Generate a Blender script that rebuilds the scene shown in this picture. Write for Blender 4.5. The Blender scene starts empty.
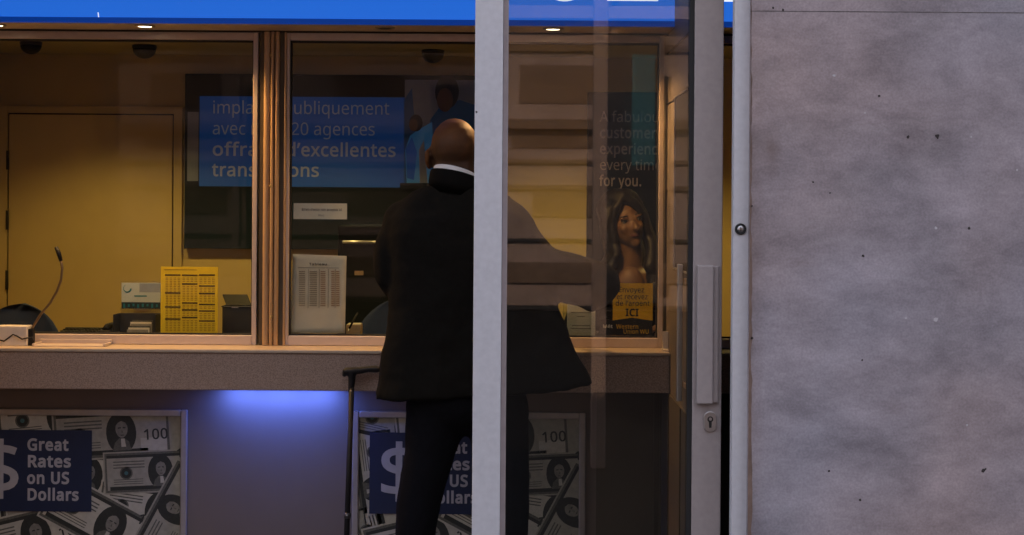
import bpy, bmesh, json, math, random
from mathutils import Vector, Matrix

random.seed(7)
scene = bpy.context.scene
COL = scene.collection

# ------------------------------------------------------------------ camera
F = 1392.0            # focal length in pixels of the 1024 px wide frame
CZ = 1.5              # camera height
HY = 206.0            # pixel row of the horizon
ROLL = math.radians(0.4)
cam_data = bpy.data.cameras.new('camera')
cam = bpy.data.objects.new('camera', cam_data)
COL.objects.link(cam)
cam_data.sensor_width = 36.0
cam_data.lens = 36.0 * F / 1024.0
cam_data.shift_y = -(267.5 - HY) / 1024.0
cam_data.clip_start = 0.05
cam.matrix_world = Matrix.Translation((0, 0, CZ)) @ Matrix.Rotation(math.radians(90), 4, 'X') @ Matrix.Rotation(ROLL, 4, 'Z')
scene.camera = cam

# ------------------------------------------------------------------ world, sun, exposure
scene.view_settings.view_transform = 'Standard'
scene.view_settings.look = 'None'
scene.view_settings.exposure = 0.0
scene.view_settings.gamma = 1.0
scene.view_settings.use_curve_mapping = False
try:
    scene.cycles.use_denoising = True
    scene.cycles.max_bounces = 10
    scene.cycles.transparent_max_bounces = 24
    scene.cycles.caustics_reflective = False
    scene.cycles.caustics_refractive = False
    scene.cycles.sample_clamp_indirect = 3.0
except Exception:
    pass

world = bpy.data.worlds.new('sky')
scene.world = world
world.use_nodes = True
wn = world.node_tree
wn.nodes.clear()
w_out = wn.nodes.new('ShaderNodeOutputWorld')
w_bg = wn.nodes.new('ShaderNodeBackground')
w_tc = wn.nodes.new('ShaderNodeTexCoord')
w_sep = wn.nodes.new('ShaderNodeSeparateXYZ')
w_ramp = wn.nodes.new('ShaderNodeValToRGB')
wn.links.new(w_tc.outputs['Generated'], w_sep.inputs[0])
wn.links.new(w_sep.outputs['Z'], w_ramp.inputs[0])
w_ramp.color_ramp.elements[0].position = 0.0
w_ramp.color_ramp.elements[0].color = (0.56, 0.545, 0.60, 1)
w_ramp.color_ramp.elements[1].position = 0.8
w_ramp.color_ramp.elements[1].color = (0.60, 0.63, 0.78, 1)
wn.links.new(w_ramp.outputs[0], w_bg.inputs[0])
w_bg.inputs[1].default_value = 1.95
wn.links.new(w_bg.outputs[0], w_out.inputs[0])

sun_data = bpy.data.lights.new('sun', 'SUN')
sun_data.energy = 4.2
sun_data.angle = math.radians(1.0)
sun_data.color = (1.0, 0.72, 0.50)
sun = bpy.data.objects.new('sun', sun_data)
COL.objects.link(sun)
sun.location = (0, 6, 9)
sun.rotation_euler = Vector((0.25, -1.0, -0.72)).to_track_quat('-Z', 'Y').to_euler()


def lamp(name, kind, loc, energy, color, aim=None, **kw):
    d = bpy.data.lights.new(name, kind)
    d.energy = energy
    d.color = color
    for k, v in kw.items():
        setattr(d, k, v)
    o = bpy.data.objects.new(name, d)
    COL.objects.link(o)
    o.location = loc
    if aim is not None:
        o.rotation_euler = (Vector(aim) - Vector(loc)).to_track_quat('-Z', 'Y').to_euler()
    return o


WARM = (1.0, 0.69, 0.21)
# recessed ceiling lamps of the teller room
for lx, ly in ((-1.95, 6.45), (-0.95, 6.40), (0.25, 6.45), (1.1, 6.3)):
    lamp('room_lamp', 'SPOT', (lx, ly, 2.26), 36.0, WARM, (lx, ly, 0.6),
         spot_size=math.radians(126), spot_blend=0.55, shadow_soft_size=0.06)
lamp('desk_lamp_light', 'SPOT', (-1.0, 5.25, 2.24), 14.0, WARM, (-1.0, 5.2, 0.6),
     spot_size=math.radians(120), spot_blend=0.6, shadow_soft_size=0.06)


# added fill spots, unseen under the vestibule ceiling, tilted to the windows
for lx in (-1.25, -0.60, 0.05, 0.95):
    lamp('vestibule_fill', 'SPOT', (lx, 4.17, 2.44), 105.0, (1.0, 0.61, 0.27), (lx, 4.8, 1.25),
         spot_size=math.radians(66), spot_blend=0.6, shadow_soft_size=0.05)


# ------------------------------------------------------------------ pixel + depth -> place
def P(x, y, d):
    u, v = x - 512.0, y - HY
    c, s = math.cos(ROLL), math.sin(ROLL)
    uu, vv = u * c + v * s, -u * s + v * c
    return Vector((uu * d / F, d, CZ - vv * d / F))


def PX(x, d, y=HY):
    return P(x, y, d).x


def PZ(y, d, x=512):
    return P(x, y, d).z


# ------------------------------------------------------------------ materials
def node_mat(name):
    m = bpy.data.materials.new(name)
    m.use_nodes = True
    nt = m.node_tree
    return m, nt, nt.nodes['Principled BSDF']


def mat(name, col, rough=0.5, metal=0.0, var=0.06, scale=30.0, bump=0.0, bscale=None, spec=0.5, emit=None, estr=0.0, coat=0.0):
    m, nt, b = node_mat(name)
    b.inputs['Roughness'].default_value = rough
    b.inputs['Metallic'].default_value = metal
    b.inputs['Specular IOR Level'].default_value = spec
    b.inputs['Coat Weight'].default_value = coat
    tc = nt.nodes.new('ShaderNodeTexCoord')
    n = nt.nodes.new('ShaderNodeTexNoise')
    n.inputs['Scale'].default_value = scale
    n.inputs['Detail'].default_value = 4
    nt.links.new(tc.outputs['Object'], n.inputs['Vector'])
    r = nt.nodes.new('ShaderNodeValToRGB')
    r.color_ramp.elements[0].position = 0.3
    r.color_ramp.elements[1].position = 0.7
    r.color_ramp.elements[0].color = (*[max(0, c * (1 - var)) for c in col], 1)
    r.color_ramp.elements[1].color = (*[min(1, c * (1 + var)) for c in col], 1)
    nt.links.new(n.outputs['Fac'], r.inputs[0])
    nt.links.new(r.outputs[0], b.inputs['Base Color'])
    if emit is not None:
        b.inputs['Emission Color'].default_value = (*emit, 1)
        b.inputs['Emission Strength'].default_value = estr
    if bump:
        n2 = nt.nodes.new('ShaderNodeTexNoise')
        n2.inputs['Scale'].default_value = bscale or scale * 4
        n2.inputs['Detail'].default_value = 3
        nt.links.new(tc.outputs['Object'], n2.inputs['Vector'])
        bp = nt.nodes.new('ShaderNodeBump')
        bp.inputs['Strength'].default_value = bump
        bp.inputs['Distance'].default_value = 0.004
        nt.links.new(n2.outputs['Fac'], bp.inputs['Height'])
        nt.links.new(bp.outputs[0], b.inputs['Normal'])
    return m


def glass_mat(name, tint, base_fac):
    m = bpy.data.materials.new(name)
    m.use_nodes = True
    nt = m.node_tree
    nt.nodes.clear()
    out = nt.nodes.new('ShaderNodeOutputMaterial')
    mix = nt.nodes.new('ShaderNodeMixShader')
    tr = nt.nodes.new('ShaderNodeBsdfTransparent')
    tr.inputs[0].default_value = (*tint, 1)
    gl = nt.nodes.new('ShaderNodeBsdfGlossy')
    gl.inputs['Roughness'].default_value = 0.0
    gl.inputs['Color'].default_value = (1, 1, 1, 1)
    lw = nt.nodes.new('ShaderNodeLayerWeight')
    lw.inputs[0].default_value = 0.5
    pw = nt.nodes.new('ShaderNodeMath')
    pw.operation = 'POWER'
    pw.inputs[1].default_value = 5.0
    ma = nt.nodes.new('ShaderNodeMath')
    ma.operation = 'MULTIPLY_ADD'
    ma.inputs[1].default_value = 0.85
    ma.inputs[2].default_value = base_fac
    nt.links.new(lw.outputs['Facing'], pw.inputs[0])
    nt.links.new(pw.outputs[0], ma.inputs[0])
    nt.links.new(ma.outputs[0], mix.inputs[0])
    nt.links.new(tr.outputs[0], mix.inputs[1])
    nt.links.new(gl.outputs[0], mix.inputs[2])
    nt.links.new(mix.outputs[0], out.inputs[0])
    return m


def marble_mat():
    m, nt, b = node_mat('grey_marble')
    L = nt.links.new
    tc = nt.nodes.new('ShaderNodeTexCoord')
    mp = nt.nodes.new('ShaderNodeMapping')
    mp.inputs['Rotation'].default_value = (0, math.radians(36), 0)
    mp.inputs['Scale'].default_value = (1.0, 1.0, 1.9)
    L(tc.outputs['Object'], mp.inputs[0])
    cloud = nt.nodes.new('ShaderNodeTexNoise')
    cloud.inputs['Scale'].default_value = 3.4
    cloud.inputs['Detail'].default_value = 9
    cloud.inputs['Roughness'].default_value = 0.70
    cloud.inputs['Distortion'].default_value = 0.2
    L(mp.outputs[0], cloud.inputs['Vector'])
    r1 = nt.nodes.new('ShaderNodeValToRGB')
    e = r1.color_ramp.elements
    e[0].position, e[0].color = 0.33, (0.225, 0.208, 0.224, 1)
    e[1].position, e[1].color = 0.67, (0.445, 0.412, 0.440, 1)
    x = r1.color_ramp.elements.new(0.5)
    x.color = (0.338, 0.313, 0.334, 1)
    L(cloud.outputs['Fac'], r1.inputs[0])
    # pale veins
    vein = nt.nodes.new('ShaderNodeTexNoise')
    vein.inputs['Scale'].default_value = 1.5
    vein.inputs['Detail'].default_value = 7
    vein.inputs['Distortion'].default_value = 0.7
    L(mp.outputs[0], vein.inputs['Vector'])
    ab = nt.nodes.new('ShaderNodeMath'); ab.operation = 'SUBTRACT'; ab.inputs[1].default_value = 0.52
    L(vein.outputs['Fac'], ab.inputs[0])
    ab2 = nt.nodes.new('ShaderNodeMath'); ab2.operation = 'ABSOLUTE'
    L(ab.outputs[0], ab2.inputs[0])
    rv = nt.nodes.new('ShaderNodeValToRGB')
    rv.color_ramp.elements[0].position, rv.color_ramp.elements[0].color = 0.0, (0.20, 0.20, 0.20, 1)
    rv.color_ramp.elements[1].position, rv.color_ramp.elements[1].color = 0.022, (0, 0, 0, 1)
    L(ab2.outputs[0], rv.inputs[0])
    mix = nt.nodes.new('ShaderNodeMix'); mix.data_type = 'RGBA'
    mix.inputs[7].default_value = (0.36, 0.35, 0.365, 1)
    L(rv.outputs[0], mix.inputs[0])
    L(r1.outputs[0], mix.inputs[6])
    # warm and cool light put into the stone colour as drifting tints
    tint = nt.nodes.new('ShaderNodeTexNoise')
    tint.inputs['Scale'].default_value = 1.3
    tint.inputs['Detail'].default_value = 2
    L(tc.outputs['Object'], tint.inputs['Vector'])
    rt = nt.nodes.new('ShaderNodeValToRGB')
    rt.color_ramp.elements[0].position, rt.color_ramp.elements[0].color = 0.35, (0.97, 0.99, 1.04, 1)
    rt.color_ramp.elements[1].position, rt.color_ramp.elements[1].color = 0.68, (1.12, 0.98, 0.91, 1)
    L(tint.outputs['Fac'], rt.inputs[0])
    mul = nt.nodes.new('ShaderNodeMix'); mul.data_type = 'RGBA'; mul.blend_type = 'MULTIPLY'
    mul.inputs[0].default_value = 1.0
    L(mix.outputs[2], mul.inputs[6]); L(rt.outputs[0], mul.inputs[7])
    # fine grain
    gr = nt.nodes.new('ShaderNodeTexNoise'); gr.inputs['Scale'].default_value = 160; gr.inputs['Detail'].default_value = 2
    L(tc.outputs['Object'], gr.inputs['Vector'])
    rg = nt.nodes.new('ShaderNodeValToRGB')
    rg.color_ramp.elements[0].position, rg.color_ramp.elements[0].color = 0.3, (0.88, 0.88, 0.88, 1)
    rg.color_ramp.elements[1].position, rg.color_ramp.elements[1].color = 0.7, (1.1, 1.1, 1.1, 1)
    L(gr.outputs['Fac'], rg.inputs[0])
    mul2 = nt.nodes.new('ShaderNodeMix'); mul2.data_type = 'RGBA'; mul2.blend_type = 'MULTIPLY'
    mul2.inputs[0].default_value = 1.0
    L(mul.outputs[2], mul2.inputs[6]); L(rg.outputs[0], mul2.inputs[7])
    # iron stains: one patch beside the frame and a worn band along the joint
    geo = nt.nodes.new('ShaderNodeNewGeometry')
    nz = nt.nodes.new('ShaderNodeTexNoise'); nz.inputs['Scale'].default_value = 22; nz.inputs['Detail'].default_value = 5
    L(geo.outputs['Position'], nz.inputs['Vector'])
    last = mul2.outputs[2]
    for (sx_, sz_, rx_, rz_, amt) in ((0.716, 1.655, 0.035, 0.10, 0.75), (0.665, 1.2, 0.040, 1.6, 0.55), (0.80, 1.35, 0.06, 0.02, 0.25), (1.06, 0.95, 0.07, 0.035, 0.35)):
        sb = nt.nodes.new('ShaderNodeVectorMath'); sb.operation = 'SUBTRACT'; sb.inputs[1].default_value = (sx_, 3.86, sz_)
        sc_ = nt.nodes.new('ShaderNodeVectorMath'); sc_.operation = 'MULTIPLY'; sc_.inputs[1].default_value = (1 / rx_, 0, 1 / rz_)
        ln = nt.nodes.new('ShaderNodeVectorMath'); ln.operation = 'LENGTH'
        L(geo.outputs['Position'], sb.inputs[0]); L(sb.outputs[0], sc_.inputs[0]); L(sc_.outputs[0], ln.inputs[0])
        fa = nt.nodes.new('ShaderNodeMapRange'); fa.inputs['From Min'].default_value = 1.0; fa.inputs['From Max'].default_value = 0.0; fa.inputs['To Max'].default_value = amt
        L(ln.outputs['Value'], fa.inputs['Value'])
        mu = nt.nodes.new('ShaderNodeMath'); mu.operation = 'MULTIPLY'
        L(fa.outputs[0], mu.inputs[0]); L(nz.outputs['Fac'], mu.inputs[1])
        mm = nt.nodes.new('ShaderNodeMix'); mm.data_type = 'RGBA'
        mm.inputs[7].default_value = (0.15, 0.09, 0.06, 1)
        L(mu.outputs[0], mm.inputs[0]); L(last, mm.inputs[6])
        last = mm.outputs[2]
    L(last, b.inputs['Base Color'])
    b.inputs['Roughness'].default_value = 0.55
    b.inputs['Specular IOR Level'].default_value = 0.3
    return m


def speckle_mat(name, a, c, scale=260.0, rough=0.5):
    m, nt, b = node_mat(name)
    tc = nt.nodes.new('ShaderNodeTexCoord')
    n = nt.nodes.new('ShaderNodeTexNoise')
    n.inputs['Scale'].default_value = scale
    n.inputs['Detail'].default_value = 1
    nt.links.new(tc.outputs['Object'], n.inputs['Vector'])
    r = nt.nodes.new('ShaderNodeValToRGB')
    r.color_ramp.elements[0].position, r.color_ramp.elements[0].color = 0.36, (*a, 1)
    r.color_ramp.elements[1].position, r.color_ramp.elements[1].color = 0.62, (*c, 1)
    nt.links.new(n.outputs['Fac'], r.inputs[0])
    nt.links.new(r.outputs[0], b.inputs['Base Color'])
    b.inputs['Roughness'].default_value = rough
    return m


M = {}
M['marble'] = marble_mat()
M['pit'] = mat('marble_pit', (0.045, 0.038, 0.036), 0.9)
M['chip'] = mat('marble_chip', (0.55, 0.53, 0.55), 0.8)
M['joint'] = mat('stone_joint', (0.17, 0.15, 0.15), 0.9, var=0.3, scale=40)
M['rust'] = mat('rust_stain', (0.20, 0.135, 0.105), 0.8, var=0.25, scale=25)
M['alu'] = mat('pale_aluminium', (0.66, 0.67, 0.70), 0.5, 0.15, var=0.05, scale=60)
M['alu_shaded'] = mat('shaded_door_aluminium', (0.40, 0.355, 0.345), 0.5, 0.15, var=0.05, scale=60)  # post aluminium with the shade on the recessed leaf put into the colour
M['alu_edge'] = mat('aluminium_bead', (0.36, 0.31, 0.31), 0.55, 0.1)
M['steel'] = mat('brushed_steel', (0.55, 0.54, 0.54), 0.35, 0.9)
M['goose'] = mat('dark_bronze_tube', (0.17, 0.12, 0.07), 0.35, 0.6)
M['rubber'] = mat('black_rubber', (0.015, 0.015, 0.015), 0.7)
M['frame'] = mat('window_frame_aluminium', (0.64, 0.53, 0.45), 0.42, 0.35, var=0.04)
M['bronze'] = mat('bronze_anodised', (0.52, 0.34, 0.18), 0.38, 0.35, var=0.05)
M['bronze_dark'] = mat('bronze_groove', (0.10, 0.075, 0.045), 0.5, 0.4)
M['soffit'] = mat('soffit_panel', (0.66, 0.54, 0.42), 0.5, 0.2)
M['glass_door'] = glass_mat('door_glass', (0.92, 0.92, 0.90), 0.055)
M['glass_win'] = glass_mat('teller_glass', (0.93, 0.94, 0.92), 0.008)
M['sign_blue'] = mat('lit_blue_acrylic', (0.01, 0.09, 0.45), 0.3, var=0.02, emit=(0.020, 0.15, 0.70), estr=0.88)
M['sign_trim'] = mat('blue_trim', (0.005, 0.06, 0.36), 0.3, var=0.02, emit=(0.004, 0.06, 0.42), estr=0.45)
M['sign_white'] = mat('lit_white_letter', (0.8, 0.8, 0.8), 0.4, emit=(0.85, 0.9, 1.0), estr=1.0)
M['bulb'] = mat('lamp_lens', (0.9, 0.85, 0.75), 0.4, emit=(1.0, 0.82, 0.55), estr=6.0)
M['bulb_off'] = mat('unlit_lens', (0.02, 0.02, 0.02), 0.3)
M['lamp_rim'] = mat('lamp_rim', (0.42, 0.35, 0.28), 0.3, 0.7)
M['counter'] = speckle_mat('speckled_laminate', (0.25, 0.175, 0.13), (0.40, 0.29, 0.225))
M['counter_top'] = mat('counter_top', (0.50, 0.40, 0.29), 0.35)
M['underwall'] = mat('grey_panel', (0.17, 0.135, 0.112), 0.55, var=0.04, scale=6)
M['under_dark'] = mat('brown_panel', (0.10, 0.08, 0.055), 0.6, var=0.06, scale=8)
M['led'] = mat('blue_led', (0.1, 0.1, 0.6), 0.4, emit=(0.10, 0.16, 1.0), estr=14.0)
M['floor'] = mat('vestibule_floor', (0.16, 0.15, 0.15), 0.4, var=0.1, scale=12)
M['asphalt'] = mat('asphalt', (0.010, 0.010, 0.011), 0.9, var=0.2, scale=60, bump=0.4, spec=0.15)
M['facade'] = mat('sunlit_stone', (0.40, 0.29, 0.24), 0.8, var=0.2, scale=1.2)
M['facade_dark'] = mat('facade_opening', (0.045, 0.04, 0.04), 0.4, var=0.2, scale=3)
M['facade_mid'] = mat('facade_brick', (0.20, 0.13, 0.09), 0.8, var=0.2, scale=4)
M['facade_teal'] = mat('facade_teal', (0.05, 0.15, 0.17), 0.6, var=0.1)
M['concrete'] = mat('building_mass', (0.28, 0.26, 0.26), 0.8)
M['ivory'] = mat('ivory_paint', (0.58, 0.43, 0.18), 0.6, var=0.03, scale=8)
M['door_paint'] = mat('ivory_door_paint', (0.60, 0.44, 0.18), 0.5, var=0.03, scale=8)
M['gap'] = mat('dark_gap', (0.02, 0.017, 0.012), 0.8)
M['ceiling'] = mat('ceiling_tile', (0.42, 0.36, 0.25), 0.8)
M['black'] = mat('black_plastic', (0.010, 0.010, 0.011), 0.5, spec=0.25)
M['char'] = mat('charcoal_plastic', (0.035, 0.037, 0.042), 0.4)
M['desk'] = mat('dark_desk', (0.016, 0.015, 0.014), 0.5)
M['poster_navy'] = mat('poster_dark', (0.004, 0.013, 0.021), 0.6, var=0.1, scale=4, spec=0.2)
M['poster_blue'] = mat('poster_blue', (0.006, 0.12, 0.52), 0.5, var=0.05, scale=4, emit=(0.002, 0.05, 0.22), estr=0.18)
M['poster_blue_deep'] = mat('poster_blue_deep', (0.012, 0.13, 0.42), 0.4, var=0.05, scale=4)
M['poster_cyan'] = mat('poster_cyan', (0.05, 0.32, 0.75), 0.4, emit=(0.004, 0.05, 0.12), estr=0.3)
M['poster_pale'] = mat('poster_pale', (0.25, 0.30, 0.38), 0.4)
M['poster_skin'] = mat('poster_skin', (0.14, 0.07, 0.04), 0.5)
M['poster_hair'] = mat('poster_hair', (0.012, 0.012, 0.014), 0.5)
M['poster_text'] = mat('poster_text', (0.44, 0.50, 0.58), 0.5, emit=(0.15, 0.19, 0.25), estr=0.12)
M['poster_gold'] = mat('poster_gold_text', (0.62, 0.52, 0.38), 0.5)
M['navy'] = mat('navy_print', (0.011, 0.022, 0.058), 0.45, var=0.05)
M['print_white'] = mat('white_print', (0.40, 0.39, 0.40), 0.5)
M['bill'] = mat('banknote_paper', (0.31, 0.295, 0.235), 0.6, var=0.12, scale=60)
M['bill_pale'] = mat('banknote_pale', (0.44, 0.42, 0.34), 0.6, var=0.08, scale=60)
M['bill_dark'] = mat('banknote_ink', (0.022, 0.026, 0.022), 0.6, var=0.2, scale=120)
M['bill_mid'] = mat('banknote_mid_ink', (0.10, 0.10, 0.08), 0.6, var=0.25, scale=150)
M['bill_teal'] = mat('banknote_seal', (0.05, 0.14, 0.15), 0.6)
M['bill_face'] = mat('banknote_portrait', (0.20, 0.19, 0.155), 0.6, var=0.2, scale=60)
M['snap'] = mat('poster_frame_aluminium', (0.45, 0.43, 0.41), 0.35, 0.6)
M['suit'] = mat('black_suit_cloth', (0.0075, 0.0068, 0.0055), 0.9, var=0.15, scale=80, bump=0.15, bscale=400, spec=0.06)
M['suit_lapel'] = mat('suit_collar_cloth', (0.006, 0.0056, 0.005), 0.9, var=0.1, spec=0.06)
M['trouser'] = mat('black_trouser_cloth', (0.0055, 0.0055, 0.007), 0.9, var=0.15, scale=80, spec=0.06)
M['shirt'] = mat('white_shirt', (0.74, 0.72, 0.70), 0.7, var=0.03)
M['skin_brown'] = mat('brown_skin', (0.120, 0.042, 0.008), 0.62, spec=0.25, var=0.10, scale=40, bump=0.1, bscale=120)
M['stubble'] = mat('shaved_hair', (0.070, 0.032, 0.014), 0.7, var=0.25, scale=150)
def scalp_mat():
    m, nt, b = node_mat('shaved_scalp')
    tc = nt.nodes.new('ShaderNodeTexCoord')
    sp = nt.nodes.new('ShaderNodeSeparateXYZ')
    nz = nt.nodes.new('ShaderNodeTexNoise')
    nz.inputs['Scale'].default_value = 40
    nz.inputs['Detail'].default_value = 5
    ma = nt.nodes.new('ShaderNodeMath'); ma.operation = 'MULTIPLY_ADD'
    ma.inputs[1].default_value = 0.07
    mr = nt.nodes.new('ShaderNodeMapRange')
    mr.inputs['From Min'].default_value = 1.68
    mr.inputs['From Max'].default_value = 1.775
    rp = nt.nodes.new('ShaderNodeValToRGB')
    rp.color_ramp.elements[0].color = (0.050, 0.022, 0.009, 1)
    rp.color_ramp.elements[1].color = (0.120, 0.042, 0.008, 1)
    L = nt.links.new
    L(tc.outputs['Object'], nz.inputs['Vector']); L(tc.outputs['Object'], sp.inputs[0])
    L(nz.outputs['Fac'], ma.inputs[0]); L(sp.outputs['Z'], ma.inputs[2])
    L(ma.outputs[0], mr.inputs['Value']); L(mr.outputs[0], rp.inputs[0]); L(rp.outputs[0], b.inputs['Base Color'])
    b.inputs['Specular IOR Level'].default_value = 0.25
    b.inputs['Roughness'].default_value = 0.6
    return m


M['stubble'] = scalp_mat()
M['lip_brown'] = mat('brown_lips', (0.16, 0.06, 0.04), 0.5)
M['skin_tan'] = mat('tan_skin', (0.22, 0.115, 0.055), 0.5, var=0.06, scale=40)
M['lip'] = mat('lips', (0.15, 0.05, 0.035), 0.45)
M['eye_white'] = mat('eye_white', (0.16, 0.14, 0.12), 0.3)
M['iris'] = mat('dark_iris', (0.02, 0.012, 0.008), 0.2)
M['hair'] = mat('dark_hair', (0.010, 0.007, 0.006), 0.5, var=0.3, scale=60, bump=0.4, bscale=150)
M['shoe'] = mat('black_leather', (0.012, 0.011, 0.010), 0.3)
M['paper'] = mat('cream_paper', (0.80, 0.74, 0.56), 0.7, var=0.04)
M['white_paper'] = mat('white_paper', (0.85, 0.82, 0.68), 0.7, var=0.03)
M['ink'] = mat('dark_ink', (0.05, 0.045, 0.04), 0.7)
M['ink_soft'] = mat('soft_ink', (0.34, 0.30, 0.22), 0.7)
M['ink_red'] = mat('rusty_ink', (0.40, 0.26, 0.17), 0.7)
M['yellow'] = mat('yellow_board', (0.88, 0.64, 0.02), 0.5, var=0.04)
M['yellow_ink'] = mat('board_ink', (0.10, 0.065, 0.015), 0.6)
M['yellow_soft'] = mat('board_soft_ink', (0.46, 0.29, 0.015), 0.6)
M['sticker_yellow'] = mat('sticker_yellow', (0.95, 0.55, 0.012), 0.45)
M['sticker_black'] = mat('sticker_black', (0.014, 0.013, 0.012), 0.4)
M['card'] = mat('pale_card', (0.42, 0.50, 0.53), 0.5, var=0.04)
M['card_dark'] = mat('card_photo_dark', (0.015, 0.035, 0.045), 0.5)
M['card_teal'] = mat('card_teal', (0.015, 0.16, 0.22), 0.5)
M['chair'] = mat('navy_fabric', (0.012, 0.030, 0.095), 0.8, var=0.15, scale=200)
M['tan'] = mat('tan_card', (0.50, 0.38, 0.22), 0.6)
M['cabinet'] = mat('dark_cabinet', (0.005, 0.010, 0.012), 0.5, var=0.1, spec=0.2)
M['white_plastic'] = mat('white_plastic', (0.66, 0.60, 0.52), 0.4)
M['clear'] = glass_mat('clear_acrylic', (0.93, 0.95, 0.93), 0.05)
M['partition'] = mat('partition_panel', (0.17, 0.14, 0.11), 0.55, var=0.05, scale=6)
M['brass'] = mat('brass', (0.6, 0.45, 0.2), 0.3, 0.9)


# ------------------------------------------------------------------ mesh building
class MB:
    def __init__(self):
        self.v, self.f, self.mi, self.sm, self.mats = [], [], [], [], []

    def slot(self, m):
        m = M[m] if isinstance(m, str) else m
        if m not in self.mats:
            self.mats.append(m)
        return self.mats.index(m)

    def add(self, vs, fs, m, smooth=False):
        b = len(self.v)
        k = self.slot(m)
        self.v += [Vector(p) for p in vs]
        for f in fs:
            self.f.append([b + i for i in f])
            self.mi.append(k)
            self.sm.append(smooth)
        return self

    def box(self, a, b, m):
        x0, y0, z0 = [min(a[i], b[i]) for i in range(3)]
        x1, y1, z1 = [max(a[i], b[i]) for i in range(3)]
        vs = [(x0, y0, z0), (x1, y0, z0), (x1, y1, z0), (x0, y1, z0), (x0, y0, z1), (x1, y0, z1), (x1, y1, z1), (x0, y1, z1)]
        fs = [(0, 3, 2, 1), (4, 5, 6, 7), (0, 1, 5, 4), (1, 2, 6, 5), (2, 3, 7, 6), (3, 0, 4, 7)]
        return self.add(vs, fs, m)

    def tube(self, pts, r, m, seg=12, caps=True):
        pts = [Vector(p) for p in pts]
        rs = r if isinstance(r, (list, tuple)) else [r] * len(pts)
        up = None
        vs, fs = [], []
        for i, p in enumerate(pts):
            t = (pts[min(i + 1, len(pts) - 1)] - pts[max(i - 1, 0)]).normalized()
            if up is None:
                up = t.orthogonal().normalized()
            up = (up - t * up.dot(t)).normalized()
            s = t.cross(up)
            for k in range(seg):
                a = 2 * math.pi * k / seg
                vs.append(p + (up * math.cos(a) + s * math.sin(a)) * rs[i])
        n = len(pts)
        for i in range(n - 1):
            for k in range(seg):
                k2 = (k + 1) % seg
                fs.append((i * seg + k, i * seg + k2, (i + 1) * seg + k2, (i + 1) * seg + k))
        if caps:
            fs.append(tuple(range(seg))[::-1])
            fs.append(tuple((n - 1) * seg + k for k in range(seg)))
        return self.add(vs, fs, m, True)

    def lathe(self, prof, c, m, seg=28, axis='Z'):
        vs, fs = [], []
        for (r, h) in prof:
            for k in range(seg):
                a = 2 * math.pi * k / seg
                q = (r * math.cos(a), r * math.sin(a), h) if axis == 'Z' else (r * math.cos(a), h, r * math.sin(a))
                vs.append(Vector(c) + Vector(q))
        for i in range(len(prof) - 1):
            for k in range(seg):
                k2 = (k + 1) % seg
                f = (i * seg + k, i * seg + k2, (i + 1) * seg + k2, (i + 1) * seg + k)
                fs.append(f if axis == 'Z' else f[::-1])
        a, b = tuple(range(seg))[::-1], tuple((len(prof) - 1) * seg + k for k in range(seg))
        fs += [a, b] if axis == 'Z' else [a[::-1], b[::-1]]
        return self.add(vs, fs, m, True)

    def poly_y(self, pts, y, m, th=0.0):
        """flat outline facing the street (toward -Y) at distance y, th thick going back"""
        n = len(pts)
        area = sum(pts[i][0] * pts[(i + 1) % n][1] - pts[(i + 1) % n][0] * pts[i][1] for i in range(n))
        if area < 0:
            pts = pts[::-1]
        vs = [(p[0], y, p[1]) for p in pts]
        fs = [tuple(range(n))]
        if th:
            vs += [(p[0], y + th, p[1]) for p in pts]
            fs.append(tuple(range(n, 2 * n))[::-1])
            for i in range(n):
                j = (i + 1) % n
                fs.append((i, i + n, j + n, j))
        return self.add(vs, fs, m)

    def ell_y(self, cx, cz, rx, rz, y, m, rot=0.0, n=20):
        c, s = math.cos(rot), math.sin(rot)
        pts = []
        for k in range(n):
            a = 2 * math.pi * k / n
            u, w = rx * math.cos(a), rz * math.sin(a)
            pts.append((cx + u * c - w * s, cz + u * s + w * c))
        return self.poly_y(pts, y, m)

    def text(self, s, x, z, y, h, m, bold=0.0, align='LEFT', depth=0.0006, width=None, rot=0.0):
        """s upright on a plane facing -Y; h = cap height in metres; (x, z) = base line start"""
        vs, fs = text_mesh(s, bold, align)
        if not vs:
            return self
        k = h / 0.573
        kx = k
        if width:
            x0, x1 = min(p[0] for p in vs), max(p[0] for p in vs)
            kx = width / (x1 - x0)
        c, sn = math.cos(rot), math.sin(rot)
        n = len(vs)
        v2 = []
        for yy in (y, y + depth):
            for (a, b) in vs:
                a2, b2 = a * kx, b * k
                v2.append((x + a2 * c - b2 * sn, yy, z + a2 * sn + b2 * c))
        f2 = [tuple(f) for f in fs]
        return self.add(v2, f2, m)

    def build(self, name, parent=None, bevel=0.0, seg=2, origin=None):
        me = bpy.data.meshes.new(name)
        if parent is not None:
            off = wloc(parent)
        elif origin is not None:
            off = Vector(origin)
        else:
            xs = [p.x for p in self.v]; ys = [p.y for p in self.v]; zs = [p.z for p in self.v]
            off = Vector(((min(xs) + max(xs)) / 2, (min(ys) + max(ys)) / 2, min(zs)))
        me.from_pydata([tuple(p - off) for p in self.v], [], self.f)
        for m in self.mats:
            me.materials.append(m)
        me.polygons.foreach_set('material_index', self.mi)
        me.polygons.foreach_set('use_smooth', self.sm)
        me.update()
        o = bpy.data.objects.new(name, me)
        COL.objects.link(o)
        if parent is not None:
            o.parent = parent
        else:
            o.location = off
        if bevel:
            b = o.modifiers.new('bevel', 'BEVEL')
            b.width = bevel
            b.segments = seg
            b.limit_method = 'ANGLE'
            b.angle_limit = math.radians(40)
        return o


def wloc(o):
    v = Vector((0, 0, 0))
    while o is not None:
        v += o.location
        o = o.parent
    return v


_tc = {}
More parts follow.
